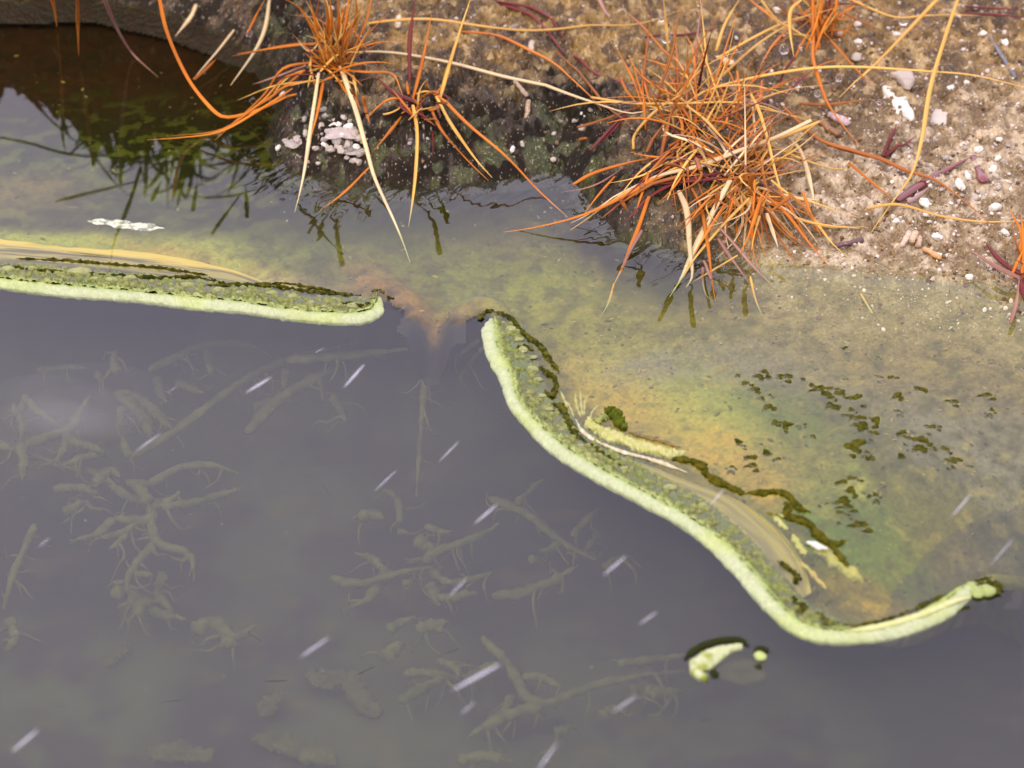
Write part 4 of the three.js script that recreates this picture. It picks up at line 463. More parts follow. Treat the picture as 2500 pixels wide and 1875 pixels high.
{ // dark curls of algae that break the surface of the bay, coloured darker for the reflections there
  const kinds = [];
  for (let v = 0; v < 9; v++) { const n = 1 + v % 4, gs = []; for (let i = 0; i < n; i++) { const L = rr(0.002, 0.0052), ox = rr(-0.002, 0.002) * i, oz = rr(-0.0018, 0.0018) * i, bend = rr(-0.5, 1.1), pts = [0, 0.2, 0.4, 0.6, 0.8, 1].map((k) => new THREE.Vector3(ox + L * (k - 0.5), rr(-0.0003, 0.0003) + 0.0003, oz + L * bend * (k - 0.5) ** 2 * 2 + rr(-0.0004, 0.0004))), fat = rr(0.0004, 0.0010), ph = rnd() * 9; gs.push(sweep(smooth(pts, 16), (k) => { const e = Math.min(1, k * 4 + 0.1, (1 - k) * 4 + 0.1); return [fat * e * (1 + 0.5 * Math.sin(k * 9 + ph)), 0.0005 * e]; }, (k, th, q) => mix3([0.02, 0.026, 0.001], [0.10, 0.085, 0.008], vn(q.x * 900 + v, q.z * 900)), 7, (q) => 0.0005 * (vn3(q.x * 1400 + v, q.y * 1400, q.z * 1400) - 0.5))); } kinds.push(mergeGeometries(gs)); }
  const put = (z, s) => { for (const q of s.trim().split(/\s+/)) { const [x, y] = q.split(',').map(Number), [px, py] = Z[z](x, y), k = Math.floor(rnd() * 9), m = new THREE.Mesh(kinds[k], darkM), p = at(px, py, 0); m.name = numbered('algae_curl'); m.position.set(p.x, -0.0005, p.z); m.rotation.y = rr(-0.9, 0.3) - 0.25; const big = rr(0.55, 1.5); m.scale.set(big * rr(0.8, 1.3), big, big * rr(0.8, 1.3)); m.castShadow = m.receiveShadow = true; scene.add(m); tag(m, 'small dark green curl of algae poking through the shallow water of the bay', 'algae curl', 'dark algae curls in the bay'); } };
  put(7, '280,1290 330,1340 400,1385 430,1290 480,1300 560,1300 620,1290 720,1310 780,1350 830,1370 900,1375 980,1400 1000,1310 1220,1290 1310,1300 960,1410 440,1440 500,1420 490,1505 530,1620 600,1615 900,1480 950,1500 1000,1555 1100,1575 1150,1640 1340,1520 1370,1550 1360,1430 1560,1630 1640,1640 1960,1415 1740,1460 1980,1550 1500,1375 290,1440 860,1410 1060,1440 1000,1100');
  put(8, '540,80 600,100 700,110 730,180 790,180 1050,240 1090,275 1140,310 1380,315 1410,180 1480,195 1540,210 1600,260 1680,260 1510,250 1700,340 1740,330 1840,375 1580,105 1640,110 1130,100 1180,150 1050,40 1100,50 280,215 320,240 350,320 380,370 440,230 470,290 530,335 1050,460 960,490 830,650 880,630 930,625 1000,600 1130,560 1170,580 1210,610 970,690 1020,650 1080,750 960,765 1110,770 235,410 1370,160');
}

const nth = (i) => i === 0 ? 'leftmost' : `${i + 1}${i % 10 === 0 && i !== 10 ? 'st' : i % 10 === 1 && i !== 11 ? 'nd' : i % 10 === 2 && i !== 12 ? 'rd' : 'th'} from the left`;
function labelRows(list, zoneOf, what) { const rows = new Map(); for (const m of list) { const [x, y] = pix(m.position.x, m.position.z), k = zoneOf(x, y); rows.set(k, [...(rows.get(k) ?? []), [x, m]]); } for (const [k, l] of rows) l.sort((a, b) => a[0] - b[0]).forEach(([, m], i) => { m.userData.label = `${what}, ${nth(i)} ${k}`; }); }
labelRows(scene.children.filter((m) => m.userData.category === 'algae curl'), (x, y) => y < 930 ? 'in the top row, nearest the shore' : y < 970 ? 'in the second row of the bay' : y < 1020 ? 'in the third row of the bay' : y < 1070 ? 'in the fourth row of the bay' : y < 1130 ? 'in the fifth row of the bay' : y < 1210 ? 'in the row beside the green patch' : 'in the lowest row of the bay', 'dark green algae curl');
// ---------- stones, flakes and crumbs on the bank ----------
const stoneM = [std({ color: new THREE.Color(0.50, 0.43, 0.34), roughness: 0.55, bumpMap: grain, bumpScale: 0.0006 }), std({ color: new THREE.Color(0.40, 0.33, 0.25), roughness: 0.5 }), std({ color: new THREE.Color(0.68, 0.62, 0.50), roughness: 0.5 })];
stoneM.push(std({ color: new THREE.Color(0.33, 0.28, 0.24), roughness: 0.5, bumpMap: grain, bumpScale: 0.0006 }), std({ color: new THREE.Color(0.55, 0.45, 0.38), roughness: 0.6, bumpMap: grain, bumpScale: 0.0006 }));
const stoneG = []; for (let i = 0; i < 7; i++) stoneG.push(lump(1, i * 3.3 + 1, 0.55, [1, rr(0.55, 0.85), rr(0.65, 1)], 2, i % 2 === 0));
function stone(z, x, y, r, label, group, k, name = 'pebble', lift = 0.35) {
  const [px, py] = Z[z](x, y), p = onGround(px, py), m = new THREE.Mesh(stoneG[Math.floor(rnd() * stoneG.length)], stoneM[k ?? Math.floor(rnd() * 5)]); m.name = numbered(name);
  const R = r * ({ 2: k1, 3: k3, 4: k3, 7: k6 })[z] * U * rr(0.75, 1.2); m.scale.set(R * rr(0.9, 1.15), R * rr(0.85, 1.1), R * rr(0.85, 1.1)); m.rotation.set(rr(-0.3, 0.3), rr(0, 6.3), rr(-0.3, 0.3)); m.position.set(p.x, p.y + R * lift, p.z); m.castShadow = m.receiveShadow = true; scene.add(m); tag(m, label, 'pebble', group); return m;
}
for (const q of '240,600,38 230,615,26 490,690,34 500,735,36 470,790,44 490,780,30 560,810,44 545,860,38 620,750,26 650,800,40 600,850,36 690,860,44 640,900,42 580,900,40 700,930,36 720,880,38 540,950,34 600,950,30 660,960,34 290,905,44 260,900,28 330,880,34 375,850,30 400,880,28 370,760,26 450,940,30 690,1010,34 720,1030,30 740,840,30 500,880,36 520,830,28 680,820,26 630,830,30 560,760,20 590,790,24 660,770,22 700,870,26 740,900,24 610,960,20 500,920,22 430,870,18 350,910,18 560,860,24 660,900,28 690,960,22 640,1000,20 720,980,24 480,850,16 310,880,18 580,930,22 530,780,20'.split(' ')) { const [x, y, r] = q.split(',').map(Number); stone(2, x, y, r, 'off-white mineral pebble in the cluster under the left tuft', 'white pebbles clustered under the left tuft', undefined, 'pebble', rr(-0.35, 0.35)); }
for (const [x, y, r, l] of [[610, 830, 120, 'greyish mineral crust that the pebble cluster sits in'], [690, 940, 84, 'greyish crust lump at the right foot of the pebble cluster'], [300, 905, 66, 'pale crust lump under the left pebbles of the cluster']]) { const [px, py] = Z[2](x, y), p = onGround(px, py), R = r * k1 * U, g = lump(1, x, 0.5, [R, R * 0.22, R * 0.8], 5); g.translate(p.x, p.y - R * 0.07, p.z); single('mineral_crust', g, stoneM[x === 610 ? 4 : 0], l, 'mineral crust'); }
stone(2, 205, 942, 26, 'lone small white pebble in the water edge left of the pebble cluster', undefined, 2); stone(2, 1685, 955, 40, 'bright white angular pebble at the waterline between the small and big tufts', undefined, 2); stone(2, 1750, 915, 20, 'small tan pebble just above the bright white one', undefined, 1); stone(2, 1945, 1015, 20, 'small tan pebble standing in the water right of the bright white one', undefined, 1); stone(2, 460, 1040, 22, 'yellowish pebble in green moss below the pebble cluster', undefined, 1);
for (const q of '1040,910,16 1045,885,12 1360,880,14 1330,720,14 1150,880,12 400,650,10 1290,900,14 1320,930,14 1580,300,20 860,110,26 820,130,24 970,150,22 1450,105,16 1710,180,28 540,60,26 2130,820,26 2080,770,22 1990,775,22 2180,700,16 1950,850,20'.split(' ')) { const [x, y, r] = q.split(',').map(Number); stone(2, x, y, r, 'tiny pale mineral crumb on the muddy bank left of the big tuft', 'pale crumbs on the muddy bank'); }
stone(4, 1290, 260, 44, 'chalky white chip just above the slanting straw', undefined, 2, 'mineral_chip'); stone(4, 1010, 185, 36, 'flat white chip lying beside the top tuft', undefined, 2, 'mineral_chip'); stone(4, 1015, 310, 44, 'jagged white chip right of the top tuft', undefined, 2, 'mineral_chip'); stone(4, 865, 250, 52, 'grey crumbly clod touching the top tuft', undefined, 1, 'mineral_chip'); stone(4, 1010, 425, 40, 'pinkish clod between the top tuft and the arching straw', undefined, 1, 'mineral_chip'); stone(4, 1680, 650, 44, 'flat white pebble right of the bent straw', undefined, 2); stone(4, 1798, 603, 26, 'small round white pebble beside the flat one under the arching straw', undefined, 2); stone(4, 2075, 320, 42, 'cream pointed chip high on the right bank', undefined, 2, 'mineral_chip'); stone(4, 1920, 255, 34, 'thin white chip beside the grey twig', undefined, 2, 'mineral_chip'); stone(4, 890, 115, 24, 'white chip in the top tuft', undefined, 2, 'mineral_chip'); stone(4, 435, 85, 40, 'white sliver behind the top tuft', undefined, 2, 'mineral_chip'); stone(4, 1850, 1440, 60, 'grey square clod on the pale crust below the maroon stalk', undefined, 1, 'mineral_chip'); stone(4, 1805, 1285, 44, 'rounded pale pebble left of the broken stalk end', undefined, 2); stone(4, 1985, 1230, 44, 'white crumbly pebble right of the broken stalk end', undefined, 2); stone(4, 2000, 1510, 60, 'bright white chip at the right below the grey clod', undefined, 2, 'mineral_chip'); stone(4, 1750, 1345, 46, 'long flat cream chip above the grey clod', undefined, 2, 'mineral_chip'); stone(4, 1500, 1480, 44, 'thin white sliver at the foot of the maroon stalk', undefined, 2, 'mineral_chip'); stone(4, 1880, 1090, 40, 'white crumb at the tip of the maroon stalk', undefined, 2); stone(4, 2020, 1150, 34, 'pale crumb upper right of the broken stalk end', undefined, 2); stone(4, 1865, 60, 44, 'small cream block at the top right', undefined, 1, 'mineral_chip'); stone(7, 2080, 345, 46, 'white chip under the right shoots', undefined, 2, 'mineral_chip'); stone(7, 1625, 368, 34, 'white chip beside the flaky crust at the shore', undefined, 2, 'mineral_chip'); stone(7, 1630, 490, 44, 'white pointed chip with orange end at the shore', undefined, 2, 'mineral_chip'); stone(7, 1845, 635, 44, 'chalky patch at the waterline', undefined, 2, 'mineral_chip'); stone(7, 1150, 210, 18, 'tiny cream crumb beside the bent straw end', undefined, 2);
for (let i = 0; i < 84; i++) stone(4, rr(1200, 2210), rr(1000, 1640), rr(9, 32), 'pale crumb on the crusty mud at the right', 'pale crumbs on the right bank', undefined, 'pebble', 0.25);
for (let i = 0; i < 45; i++) stone(4, rr(850, 2210), rr(40, 1000), rr(6, 15), 'tiny pale crumb on the ochre mud of the upper right bank', 'tiny crumbs on the upper right bank', undefined, 'pebble', 0.25);
labelRows(scene.children.filter((m) => m.userData.group === 'white pebbles clustered under the left tuft'), (x, y) => y < 320 ? 'in the top row of the left cluster' : y < 350 ? 'in the upper middle of the left cluster' : y < 380 ? 'in the lower middle of the left cluster' : 'at the foot of the left cluster', 'off-white pebble');
labelRows(scene.children.filter((m) => m.userData.group === 'pale crumbs on the muddy bank'), (x, y) => y < 200 ? 'high on the bank' : y < 330 ? 'halfway down the bank' : 'near the waterline', 'tiny pale crumb left of the big tuft');
labelRows(scene.children.filter((m) => m.userData.group === 'pale crumbs on the right bank'), (x, y) => y < 400 ? 'above the maroon stalk' : y < 450 ? 'level with the maroon stalk' : y < 500 ? 'just below the maroon stalk' : y < 550 ? 'under the grey clod' : 'by the shore', 'pale crumb on the crusty right bank');
labelRows(scene.children.filter((m) => m.userData.group === 'tiny crumbs on the upper right bank'), (x, y) => y < 120 ? 'in the top strip of the right bank' : y < 210 ? 'on the right bank above the flake foot' : y < 290 ? 'on the right bank by the flake foot' : 'on the right bank below the flake', 'tiny pale crumb');
function flake(z, s, thick, label, m) {                   // a flat crust flake with an uneven top
  const q = P(z, s), c = q.reduce((a, b) => [a[0] + b[0] / q.length, a[1] + b[1] / q.length], [0, 0]), base = onGround(...c), w = q.map((v) => at(v[0], v[1], base.y)), rings = 7, N = 60, curve = new THREE.CatmullRomCurve3(w, true, 'catmullrom', 0.3).getSpacedPoints(N), pos = [], idx = [];
  for (let r = 0; r <= rings; r++) for (let i = 0; i < N; i++) { const k = Math.min(1, r / (rings - 1)), low = r === rings, p = curve[i], x = mix(base.x, p.x, k), zz = mix(base.z, p.z, k), e = low ? 1.02 : 1 + 0.08 * k * (vn(i * 0.7, 3) - 0.5); pos.push(base.x + (x - base.x) * e, low ? base.y - 0.001 : base.y + thick * Math.sqrt(Math.max(0, 1 - k ** 6)) * 0.6 + thick * 0.5 + 0.0016 * (fbm(x * 260, zz * 260, 3, 99) - 0.5), base.z + (zz - base.z) * e); }
  for (let r = 0; r < rings; r++) for (let i = 0; i < N; i++) { const a = r * N + i, b = r * N + (i + 1) % N; idx.push(a, b, a + N, b, b + N, a + N); }
  const g = new THREE.BufferGeometry(); g.setAttribute('position', new THREE.Float32BufferAttribute(pos, 3)); g.setIndex(idx); g.computeVertexNormals(); single('mineral_flake', g, m, label, 'mineral flake');
}
flake(4, '1180,640 1220,590 1290,585 1340,610 1365,690 1390,790 1425,835 1415,875 1370,860 1330,835 1285,845 1260,780 1225,720', 0.0022, 'large white bone-shaped crust flake on the mud right of the straws', stoneM[2]);
flake(4, '1250,530 1320,510 1400,520 1425,580 1390,630 1345,620 1290,560', 0.0016, 'greyish crust flake tucked behind the large white one', stoneM[1]);
flake(4, '1590,760 1640,740 1690,790 1660,850 1650,910 1600,915 1540,890 1545,840', 0.002, 'grey white crumbly crust flake beyond the bent straw', stoneM[0]);
{ const m = std({ vertexColors: true, roughness: 0.35, clearcoat: 0.3 }), chip = (z, s, w, c, label) => single('reed_chip', sweep(smooth(blade3(P(z, s), [G, G]).map((p) => p.add(new THREE.Vector3(0, 0.0009, 0))), 24), (k) => { const e = Math.min(1, k * 9 + 0.5, (1 - k) * 9 + 0.5); return [w / 2700 * e, w / 3400 * e]; }, (k, th, q) => c.map((v) => v * (0.6 + 0.7 * vn(k * 24, th * 2, 5))), 12, (q) => w * 0.00022 * (vn3(q.x * 700, q.y * 700, q.z * 700) - 0.5)), m, label, 'reed chip');
  chip(4, '745,870 800,930 890,985', 5.5, [0.22, 0.095, 0.022], 'rounded brown reed chip on the mud beside the big tuft'); chip(4, '800,830 870,860 950,905', 6, [0.5, 0.36, 0.33], 'pinkish white reed chip just above the brown one'); chip(4, '-10,430 60,450 110,470', 5.5, [0.62, 0.45, 0.26], 'short cream cut stub of reed in the top of the big tuft'); chip(7, '1530,440 1600,480 1650,510', 4, [0.5, 0.26, 0.08], 'orange chip at the crusty shore'); chip(7, '1480,330 1450,400', 4.5, [0.5, 0.34, 0.2], 'tan splinter in the flaky crust'); chip(7, '1440,330 1400,400 1380,430', 4, [0.5, 0.36, 0.24], 'curved tan splinter in the flaky crust'); chip(7, '1510,360 1495,430', 4, [0.42, 0.28, 0.16], 'brown splinter in the flaky crust'); chip(4, '1880,960 1890,1010', 4.5, [0.5, 0.32, 0.16], 'small upright tan chip above the stalk'); chip(2, '970,110 960,180', 4.5, [0.6, 0.48, 0.3], 'cream splinter on the mud under the yellow straw'); chip(2, '1810,270 1800,350', 4, [0.4, 0.31, 0.2], 'tan splinter on the mud below the yellow straw'); chip(2, '1790,640 1775,780', 3.4, [0.3, 0.2, 0.1], 'mud-coated twig on the bank left of the big tuft'); chip(2, '1700,520 1780,620', 3.4, [0.28, 0.19, 0.1], 'mud-coated twig lying above the other'); chip(4, '1960,270 2060,430 2150,570', 3, [0.12, 0.11, 0.12], 'dark grey twig on the right bank'); chip(7, '930,430 1020,410 1130,385', 4, [0.1, 0.035, 0.04], 'dark maroon bit at the pale shore'); }
{ // uncountable grit
  const n = 6500, g = lump(1, 77, 0.4, [1, 0.7, 0.9], 0, true), inst = new THREE.InstancedMesh(g, std({ color: 0xffffff, roughness: 0.45 }), n), m = new THREE.Matrix4(), q = new THREE.Quaternion(), e = new THREE.Euler(), col = new THREE.Color(); let k = 0;
  while (k < n) { const px = rr(560, 2560), py = rr(-60, 800), p = at(px, py, 0.01), d = shoreF.get(p.x, p.z); if (d < (px > 1800 ? -120 * rnd() : 4) || rnd() > 0.4 + 0.6 * sstep(1700, 2200, px)) continue; const R = 0.00035 + 0.0011 * rnd() ** 4, y = d > -6 ? landHeight(p.x, p.z) : shelfTop(p.x, p.z); e.set(rr(0, 6), rr(0, 6), rr(0, 6)); m.compose(new THREE.Vector3(p.x, y + R * 0.2, p.z), q.setFromEuler(e), new THREE.Vector3(R, R, R)); inst.setMatrixAt(k, m); if (d < 230 && px < 1700 && rnd() < 0.8) continue; const pale = rnd() < 0.22 + 0.3 * sstep(1900, 2300, px); const c = pale ? mix3([0.4, 0.3, 0.2], [0.65, 0.58, 0.5], rnd()) : mix3([0.06, 0.03, 0.012], [0.3, 0.17, 0.06], rnd()); inst.setColorAt(k, col.setRGB(...c)); k++; }
  inst.name = 'grit'; inst.userData.kind = 'stuff'; inst.userData.label = 'fine wet grit and crumbs all over the mud bank'; inst.userData.category = 'grit'; inst.castShadow = inst.receiveShadow = true; scene.add(inst);
}
{ // algae flecks and crumbs lying on the shelf
  const n = 3600, g = lump(1, 31, 0.5, [1, 0.45, 0.8], 0, true), inst = new THREE.InstancedMesh(g, std({ color: 0xffffff, roughness: 0.9, specularIntensity: 0.1 }), n), m = new THREE.Matrix4(), q = new THREE.Quaternion(), e = new THREE.Euler(), col = new THREE.Color(); let k = 0;
  while (k < n) { const px = rr(-60, 2580), py = rr(120, 1500), p = at(px, py, -0.01), d = shoreF.get(p.x, p.z); if (d > -2 || shelfF.get(p.x, p.z) < 12 || (px < 1200 && rnd() > 0.35)) continue; const here = fbm(p.x * 60, p.z * 60, 3, 110); if (rnd() > sstep(0.3, 0.6, here)) continue; const R = 0.00025 + 0.0009 * rnd() ** 5; e.set(rr(-0.4, 0.4), rr(0, 6), rr(-0.4, 0.4)); m.compose(new THREE.Vector3(p.x, shelfTop(p.x, p.z) + R * 0.2, p.z), q.setFromEuler(e), new THREE.Vector3(R * rr(0.8, 2), R, R)); inst.setMatrixAt(k, m);
    const b = colorAt(p.x, p.z), t = rnd(), c = t < 0.35 ? mix3(b, [0.36, 0.3, 0.07], 0.45) : t < 0.6 ? mix3(b, [0.34, 0.3, 0.22], 0.3) : mix3(b, [0.03, 0.034, 0.01], 0.6); inst.setColorAt(k, col.setRGB(...c.slice(0, 3))); k++; }
  inst.name = 'algae_crumbs'; inst.userData.kind = 'stuff'; inst.userData.label = 'fine algae crumbs and flecks lying on the drowned shelf'; inst.userData.category = 'algae crumbs'; inst.castShadow = inst.receiveShadow = true; scene.add(inst);
}
{ // water drops on the blades
  const g = new THREE.SphereGeometry(1, 20, 14), m = new THREE.MeshPhysicalMaterial({ color: 0xffffff, roughness: 0, transmission: 1, thickness: 0.002, ior: 1.33 });
  for (const [z, x, y, r, h, l] of [[3, 1075, 130, 30, 30, 'on the thin yellow straw near the top'], [3, 1110, 270, 46, 26, 'largest, on the pale upright straw behind the big tuft'], [3, 1960, 352, 42, 26, 'on a thin blade left of the top tuft'], [3, 822, 800, 44, 20, 'under the long pale straw by the big tuft'], [3, 600, 815, 18, 17, 'at the bend of the long pale straw, left one'], [3, 680, 812, 18, 17, 'at the bend of the long pale straw, right one'], [3, 2055, 590, 44, 18, 'on a blade right of the big tuft'], [3, 945, 1155, 26, 12, 'at the end of the thin brown straw'], [3, 1800, 662, 40, 22, 'inside the big tuft'], [4, 1345, 142, 46, 20, 'at the kink of the top yellow straw'], [4, 880, 562, 28, 20, 'on a blade left of the arching straw'], [4, 725, 672, 28, 18, 'small one right of the big tuft'], [4, 1170, 735, 24, 12, 'at the tip of the brown blade by the white flake'], [2, 1275, 500, 26, 20, 'where two pale straws cross above the small tuft'], [1, 1575, 210, 26, 20, 'at the tip of the orange blade by the inlet'], [3, 2075, 330, 18, 28, 'tiny one in the top tuft'], [3, 430, 288, 14, 20, 'tiny one under the yellow straw']]) { const [px, py] = Z[z](x, y), o = new THREE.Mesh(g, m), R = r * (z <= 2 ? k1 : k3) * U; o.name = numbered('water_drop'); o.position.copy(at(px, py, h / 1000)); o.scale.set(R, R * 1.12, R); o.castShadow = true; scene.add(o); tag(o, `clear water drop, ${l}`, 'water drop', 'drops hanging on the grass'); }
}

// ---------- drowned weed ----------
const weedM = std({ vertexColors: true, roughness: 0.95, specularIntensity: 0.1 });
function weed(label, z0, x0, y0, list) {
  const [px, py] = Z[z0](x0, y0), t = thing('water_weed', at(px, py, -0.09), label, 'water weed', 'branching weed under the water');
  const tone = (k, th, p) => mix3([0.062, 0.074, 0.021], [0.135, 0.138, 0.045], vn(p.x * 300, p.z * 300 + k * 5));
  for (const [z, w, h0, h1, s] of list) { const q = P(z, s), n = q.length, ph = rnd() * 9, main = smooth(q.map((c, i) => at(c[0], c[1], mix(h0, h1, i / (n - 1)) / 1000)), n * 9), twigs = [];
    const reach = main[0].distanceTo(main[main.length - 1]), nt = Math.min(9, 1 + Math.floor(reach / 0.006));
    for (let j = 0; j < nt; j++) { const o = main[Math.floor(rr(0.1, 0.95) * (main.length - 1))], az = rr(0, 6.28), L = rr(0.005, 0.016), bend = rr(-1.2, 1.2), pts = []; for (let k = 0; k <= 4; k++) { const t = k / 4, b = az + bend * t; pts.push(new THREE.Vector3(o.x + Math.cos(b) * L * t, o.y - 0.010 * t * rr(0.2, 1), o.z + Math.sin(b) * L * t)); } const tw = rr(0.25, 0.5) * w / 2600; twigs.push(sweep(smooth(pts, 9), (t) => [tw * (1 - 0.7 * t), tw * (1 - 0.7 * t)], tone, 5)); }
    part('branch', mergeGeometries([...twigs, sweep(main, (k) => { const e = Math.min(1, k * 8 + 0.5, (1 - k) * 3 + 0.15) * (1 - 0.3 * k); return [w / 2600 * e * (1 + 0.25 * Math.sin(k * 13 + ph) * Math.sin(k * 29)), w / 2800 * e]; }, tone, 8, (p) => w / 2000 * (0.4 * (vn3(p.x * 420, p.y * 420, p.z * 420) - 0.5) + 0.35 * (vn3(p.x * 1100, p.y * 1100, p.z * 1100) - 0.5)))]), weedM, t); }
  return t;
}
weed('algae-coated branching weed with curling arms under the water at the left', 9, 940, 1260, [[9, 6, -66, -58, '940,1260 1150,1250 1350,1200 1540,1140'], [9, 6.5, -66, -62, '940,1250 1080,1220 1140,1170'], [9, 5.5, -66, -60, '930,1250 800,1190 700,1120 620,1060 380,1000 200,930 -20,860'], [9, 7, -66, -64, '940,1260 960,1340 900,1350 720,1350 620,1430 440,1480'], [9, 5, -66, -64, '900,1350 780,1420 600,1470'], [9, 5, -66, -68, '820,1390 760,1480 690,1530'], [9, 6, -66, -62, '955,1340 985,1470 1060,1520 1160,1540 1220,1610 1200,1700'], [9, 6, -66, -70, '990,1490 880,1600 800,1750 810,1800'], [9, 5, -68, -68, '850,1690 970,1695'], [9, 7, -62, -58, '940,1240 880,1150 800,1110'], [9, 5.5, -62, -55, '800,1110 940,1115 1100,1030 1220,1000 1360,1005 1510,1050'], [9, 6, -62, -56, '340,1150 480,1140 620,1180'], [9, 7, -60, -58, '400,1300 480,1260 560,1220'], [9, 6.5, -62, -60, '600,1120 700,1030 760,1080'], [10, 7, -80, -82, '1040,420 1000,560 1060,640 1100,700'], [10, 9, -82, -82, '700,560 830,540 880,640 1000,680 1180,720'], [10, 7, -80, -76, '860,700 900,620 1000,600'], [10, 9, -84, -82, '1220,800 1340,740 1480,830 1620,760'], [10, 9, -84, -84, '1400,860 1500,880'], [10, 5, -70, -80, '220,120 150,280 90,420 20,660'], [10, 7, -80, -80, '60,720 90,850 30,920']]);
weed('loose bundle of thin weed stems under the water near the left edge', 9, 400, 850, [[9, 7, -56, -52, '150,880 300,820 430,780 500,680 570,560'], [9, 6, -52, -60, '150,560 270,680 430,790'], [9, 7, -56, -60, '130,860 150,980 140,1100'], [9, 6, -56, -52, '430,790 410,880 350,990'], [9, 6, -54, -50, '420,840 560,880 660,920'], [9, 6, -54, -56, '640,920 500,960 380,1010'], [9, 6, -60, -56, '-20,850 80,900 150,880'], [9, 5, -60, -60, '90,620 140,760 130,860'], [9, 6, -60, -58, '170,580 120,660 80,690'], [9, 6.5, -58, -56, '770,640 760,740'], [9, 5, -62, -62, '240,400 400,380 560,385'], [9, 7, -60, -60, '600,430 650,440']]);
weed('long straight weed stem slanting up to the gap in the mats, with looping side stems', 9, 1300, 640, [[9, 6, -60, -40, '830,950 1100,790 1300,640 1600,430 1900,300 2100,260 2270,200'], [9, 6, -62, -58, '830,950 790,890 780,820'], [9, 5.5, -50, -46, '940,400 1080,330 1250,250 1450,222 1600,250 1730,320'], [9, 6, -50, -54, '1310,250 1320,360 1350,440'], [9, 8, -66, -44, '1560,800 1680,660 1800,560 2000,440 2280,330'], [9, 9, -66, -62, '1600,640 1740,600 1830,540'], [9, 9, -62, -60, '740,540 860,640 930,740 960,860'], [9, 9, -62, -60, '760,540 900,600 1000,690 1090,770'], [9, 6.5, -62, -60, '1000,450 1020,560 1060,600'], [9, 6.5, -60, -58, '1120,480 1200,510 1290,545'], [9, 6, -52, -60, '1810,390 1800,480 1790,540'], [5, 7, -40, -30, '1550,950 1800,930 2200,890'], [9, 6, -50, -46, '740,410 720,330 730,270'], [9, 6, -58, -54, '2100,560 2150,640 2190,720']]);
weed('upright thin weed stem in the open water below the gap in the mats', 'p', 1020, 1200, [['p', 4.5, -16, -70, '1034,812 1038,900 1032,1010 1024,1100 1016,1215'], ['p', 4, -18, -40, '1180,850 1150,885 1120,930'], ['p', 4, -18, -30, '1170,830 1130,860 1105,875']]);
weed('branching weed with knobbed arms under the water at the middle of the pond', 11, 900, 980, [[11, 6, -68, -62, '1280,560 1500,650 1720,820 1850,900 1960,950'], [11, 5, -66, -68, '1720,840 1660,890 1600,890'], [11, 4.5, -64, -56, '1450,600 1540,510 1640,430'], [11, 4.5, -64, -56, '1800,800 1880,720 1980,620'], [11, 5, -68, -70, '1540,950 1610,940'], [11, 7, -74, -66, '1300,1180 1500,1155 1700,1075 1850,980'], [11, 6, -72, -66, '870,970 950,900 1080,850 1200,810 1350,720'], [11, 9, -70, -74, '810,820 880,860 920,910 900,980'], [11, 5.5, -76, -70, '290,1060 350,1090 500,1095 640,1050 830,1010 930,990'], [11, 6, -76, -74, '650,1050 590,990 530,940 430,905'], [11, 7, -76, -78, '610,1060 560,1130 510,1200 450,1225'], [11, 9, -78, -80, '910,1110 940,1180 970,1240'], [11, 6, -78, -72, '950,1190 1060,1190 1120,1165 1210,1165'], [11, 5, -76, -72, '910,1010 970,1070 1060,1095 1180,1070 1320,1020'], [11, 6, -80, -78, '640,1400 720,1350 810,1310'], [11, 8, -80, -78, '820,1400 930,1360 1040,1340'], [11, 6, -80, -80, '930,1395 1000,1390'], [11, 8, -74, -72, '450,680 560,665 620,690'], [11, 5, -72, -66, '880,740 960,770 1050,770'], [11, 5, -74, -74, '700,770 760,780'], [11, 9, -82, -84, '630,1570 700,1500 740,1470'], [11, 5, -72, -60, '720,720 690,560 590,500'], [11, 5, -74, -70, '1980,780 1920,860 1880,930'], [11, 7, -78, -74, '2000,1010 2080,960 2150,920'], [11, 5, -74, -74, '730,1100 800,1090']]);
weed('long forked weed stem curving along the bottom of the pond', 12, 1260, 1210, [[12, 6.5, -78, -70, '980,840 1120,980 1200,1100 1260,1210 1380,1250 1550,1190 1750,1120 2000,1070 2260,1045'], [12, 7.5, -76, -80, '1380,1250 1200,1310 1080,1350 960,1420 890,1460'], [12, 6, -76, -72, '1230,1080 1350,1090 1490,1150'], [12, 6, -78, -80, '1080,1000 960,1040 850,1090'], [12, 7, -80, -80, '450,1240 600,1150 720,1100 840,1070'], [12, 6, -80, -80, '480,1060 620,1060 760,1070 840,1100'], [12, 9, -78, -78, '1910,1160 2000,1150 2100,1180 2260,1170'], [12, 7, -80, -80, '1730,1330 1790,1290 1860,1270'], [12, 6, -78, -74, '1830,1000 2000,980 2260,945'], [12, 5.5, -76, -70, '700,980 800,1020 830,1080'], [12, 7, -82, -82, '820,1610 1000,1590 1180,1620'], [12, 8, -82, -82, '1440,1440 1540,1410'], [12, 6, -80, -78, '1160,1210 1130,1280 1060,1330']]);
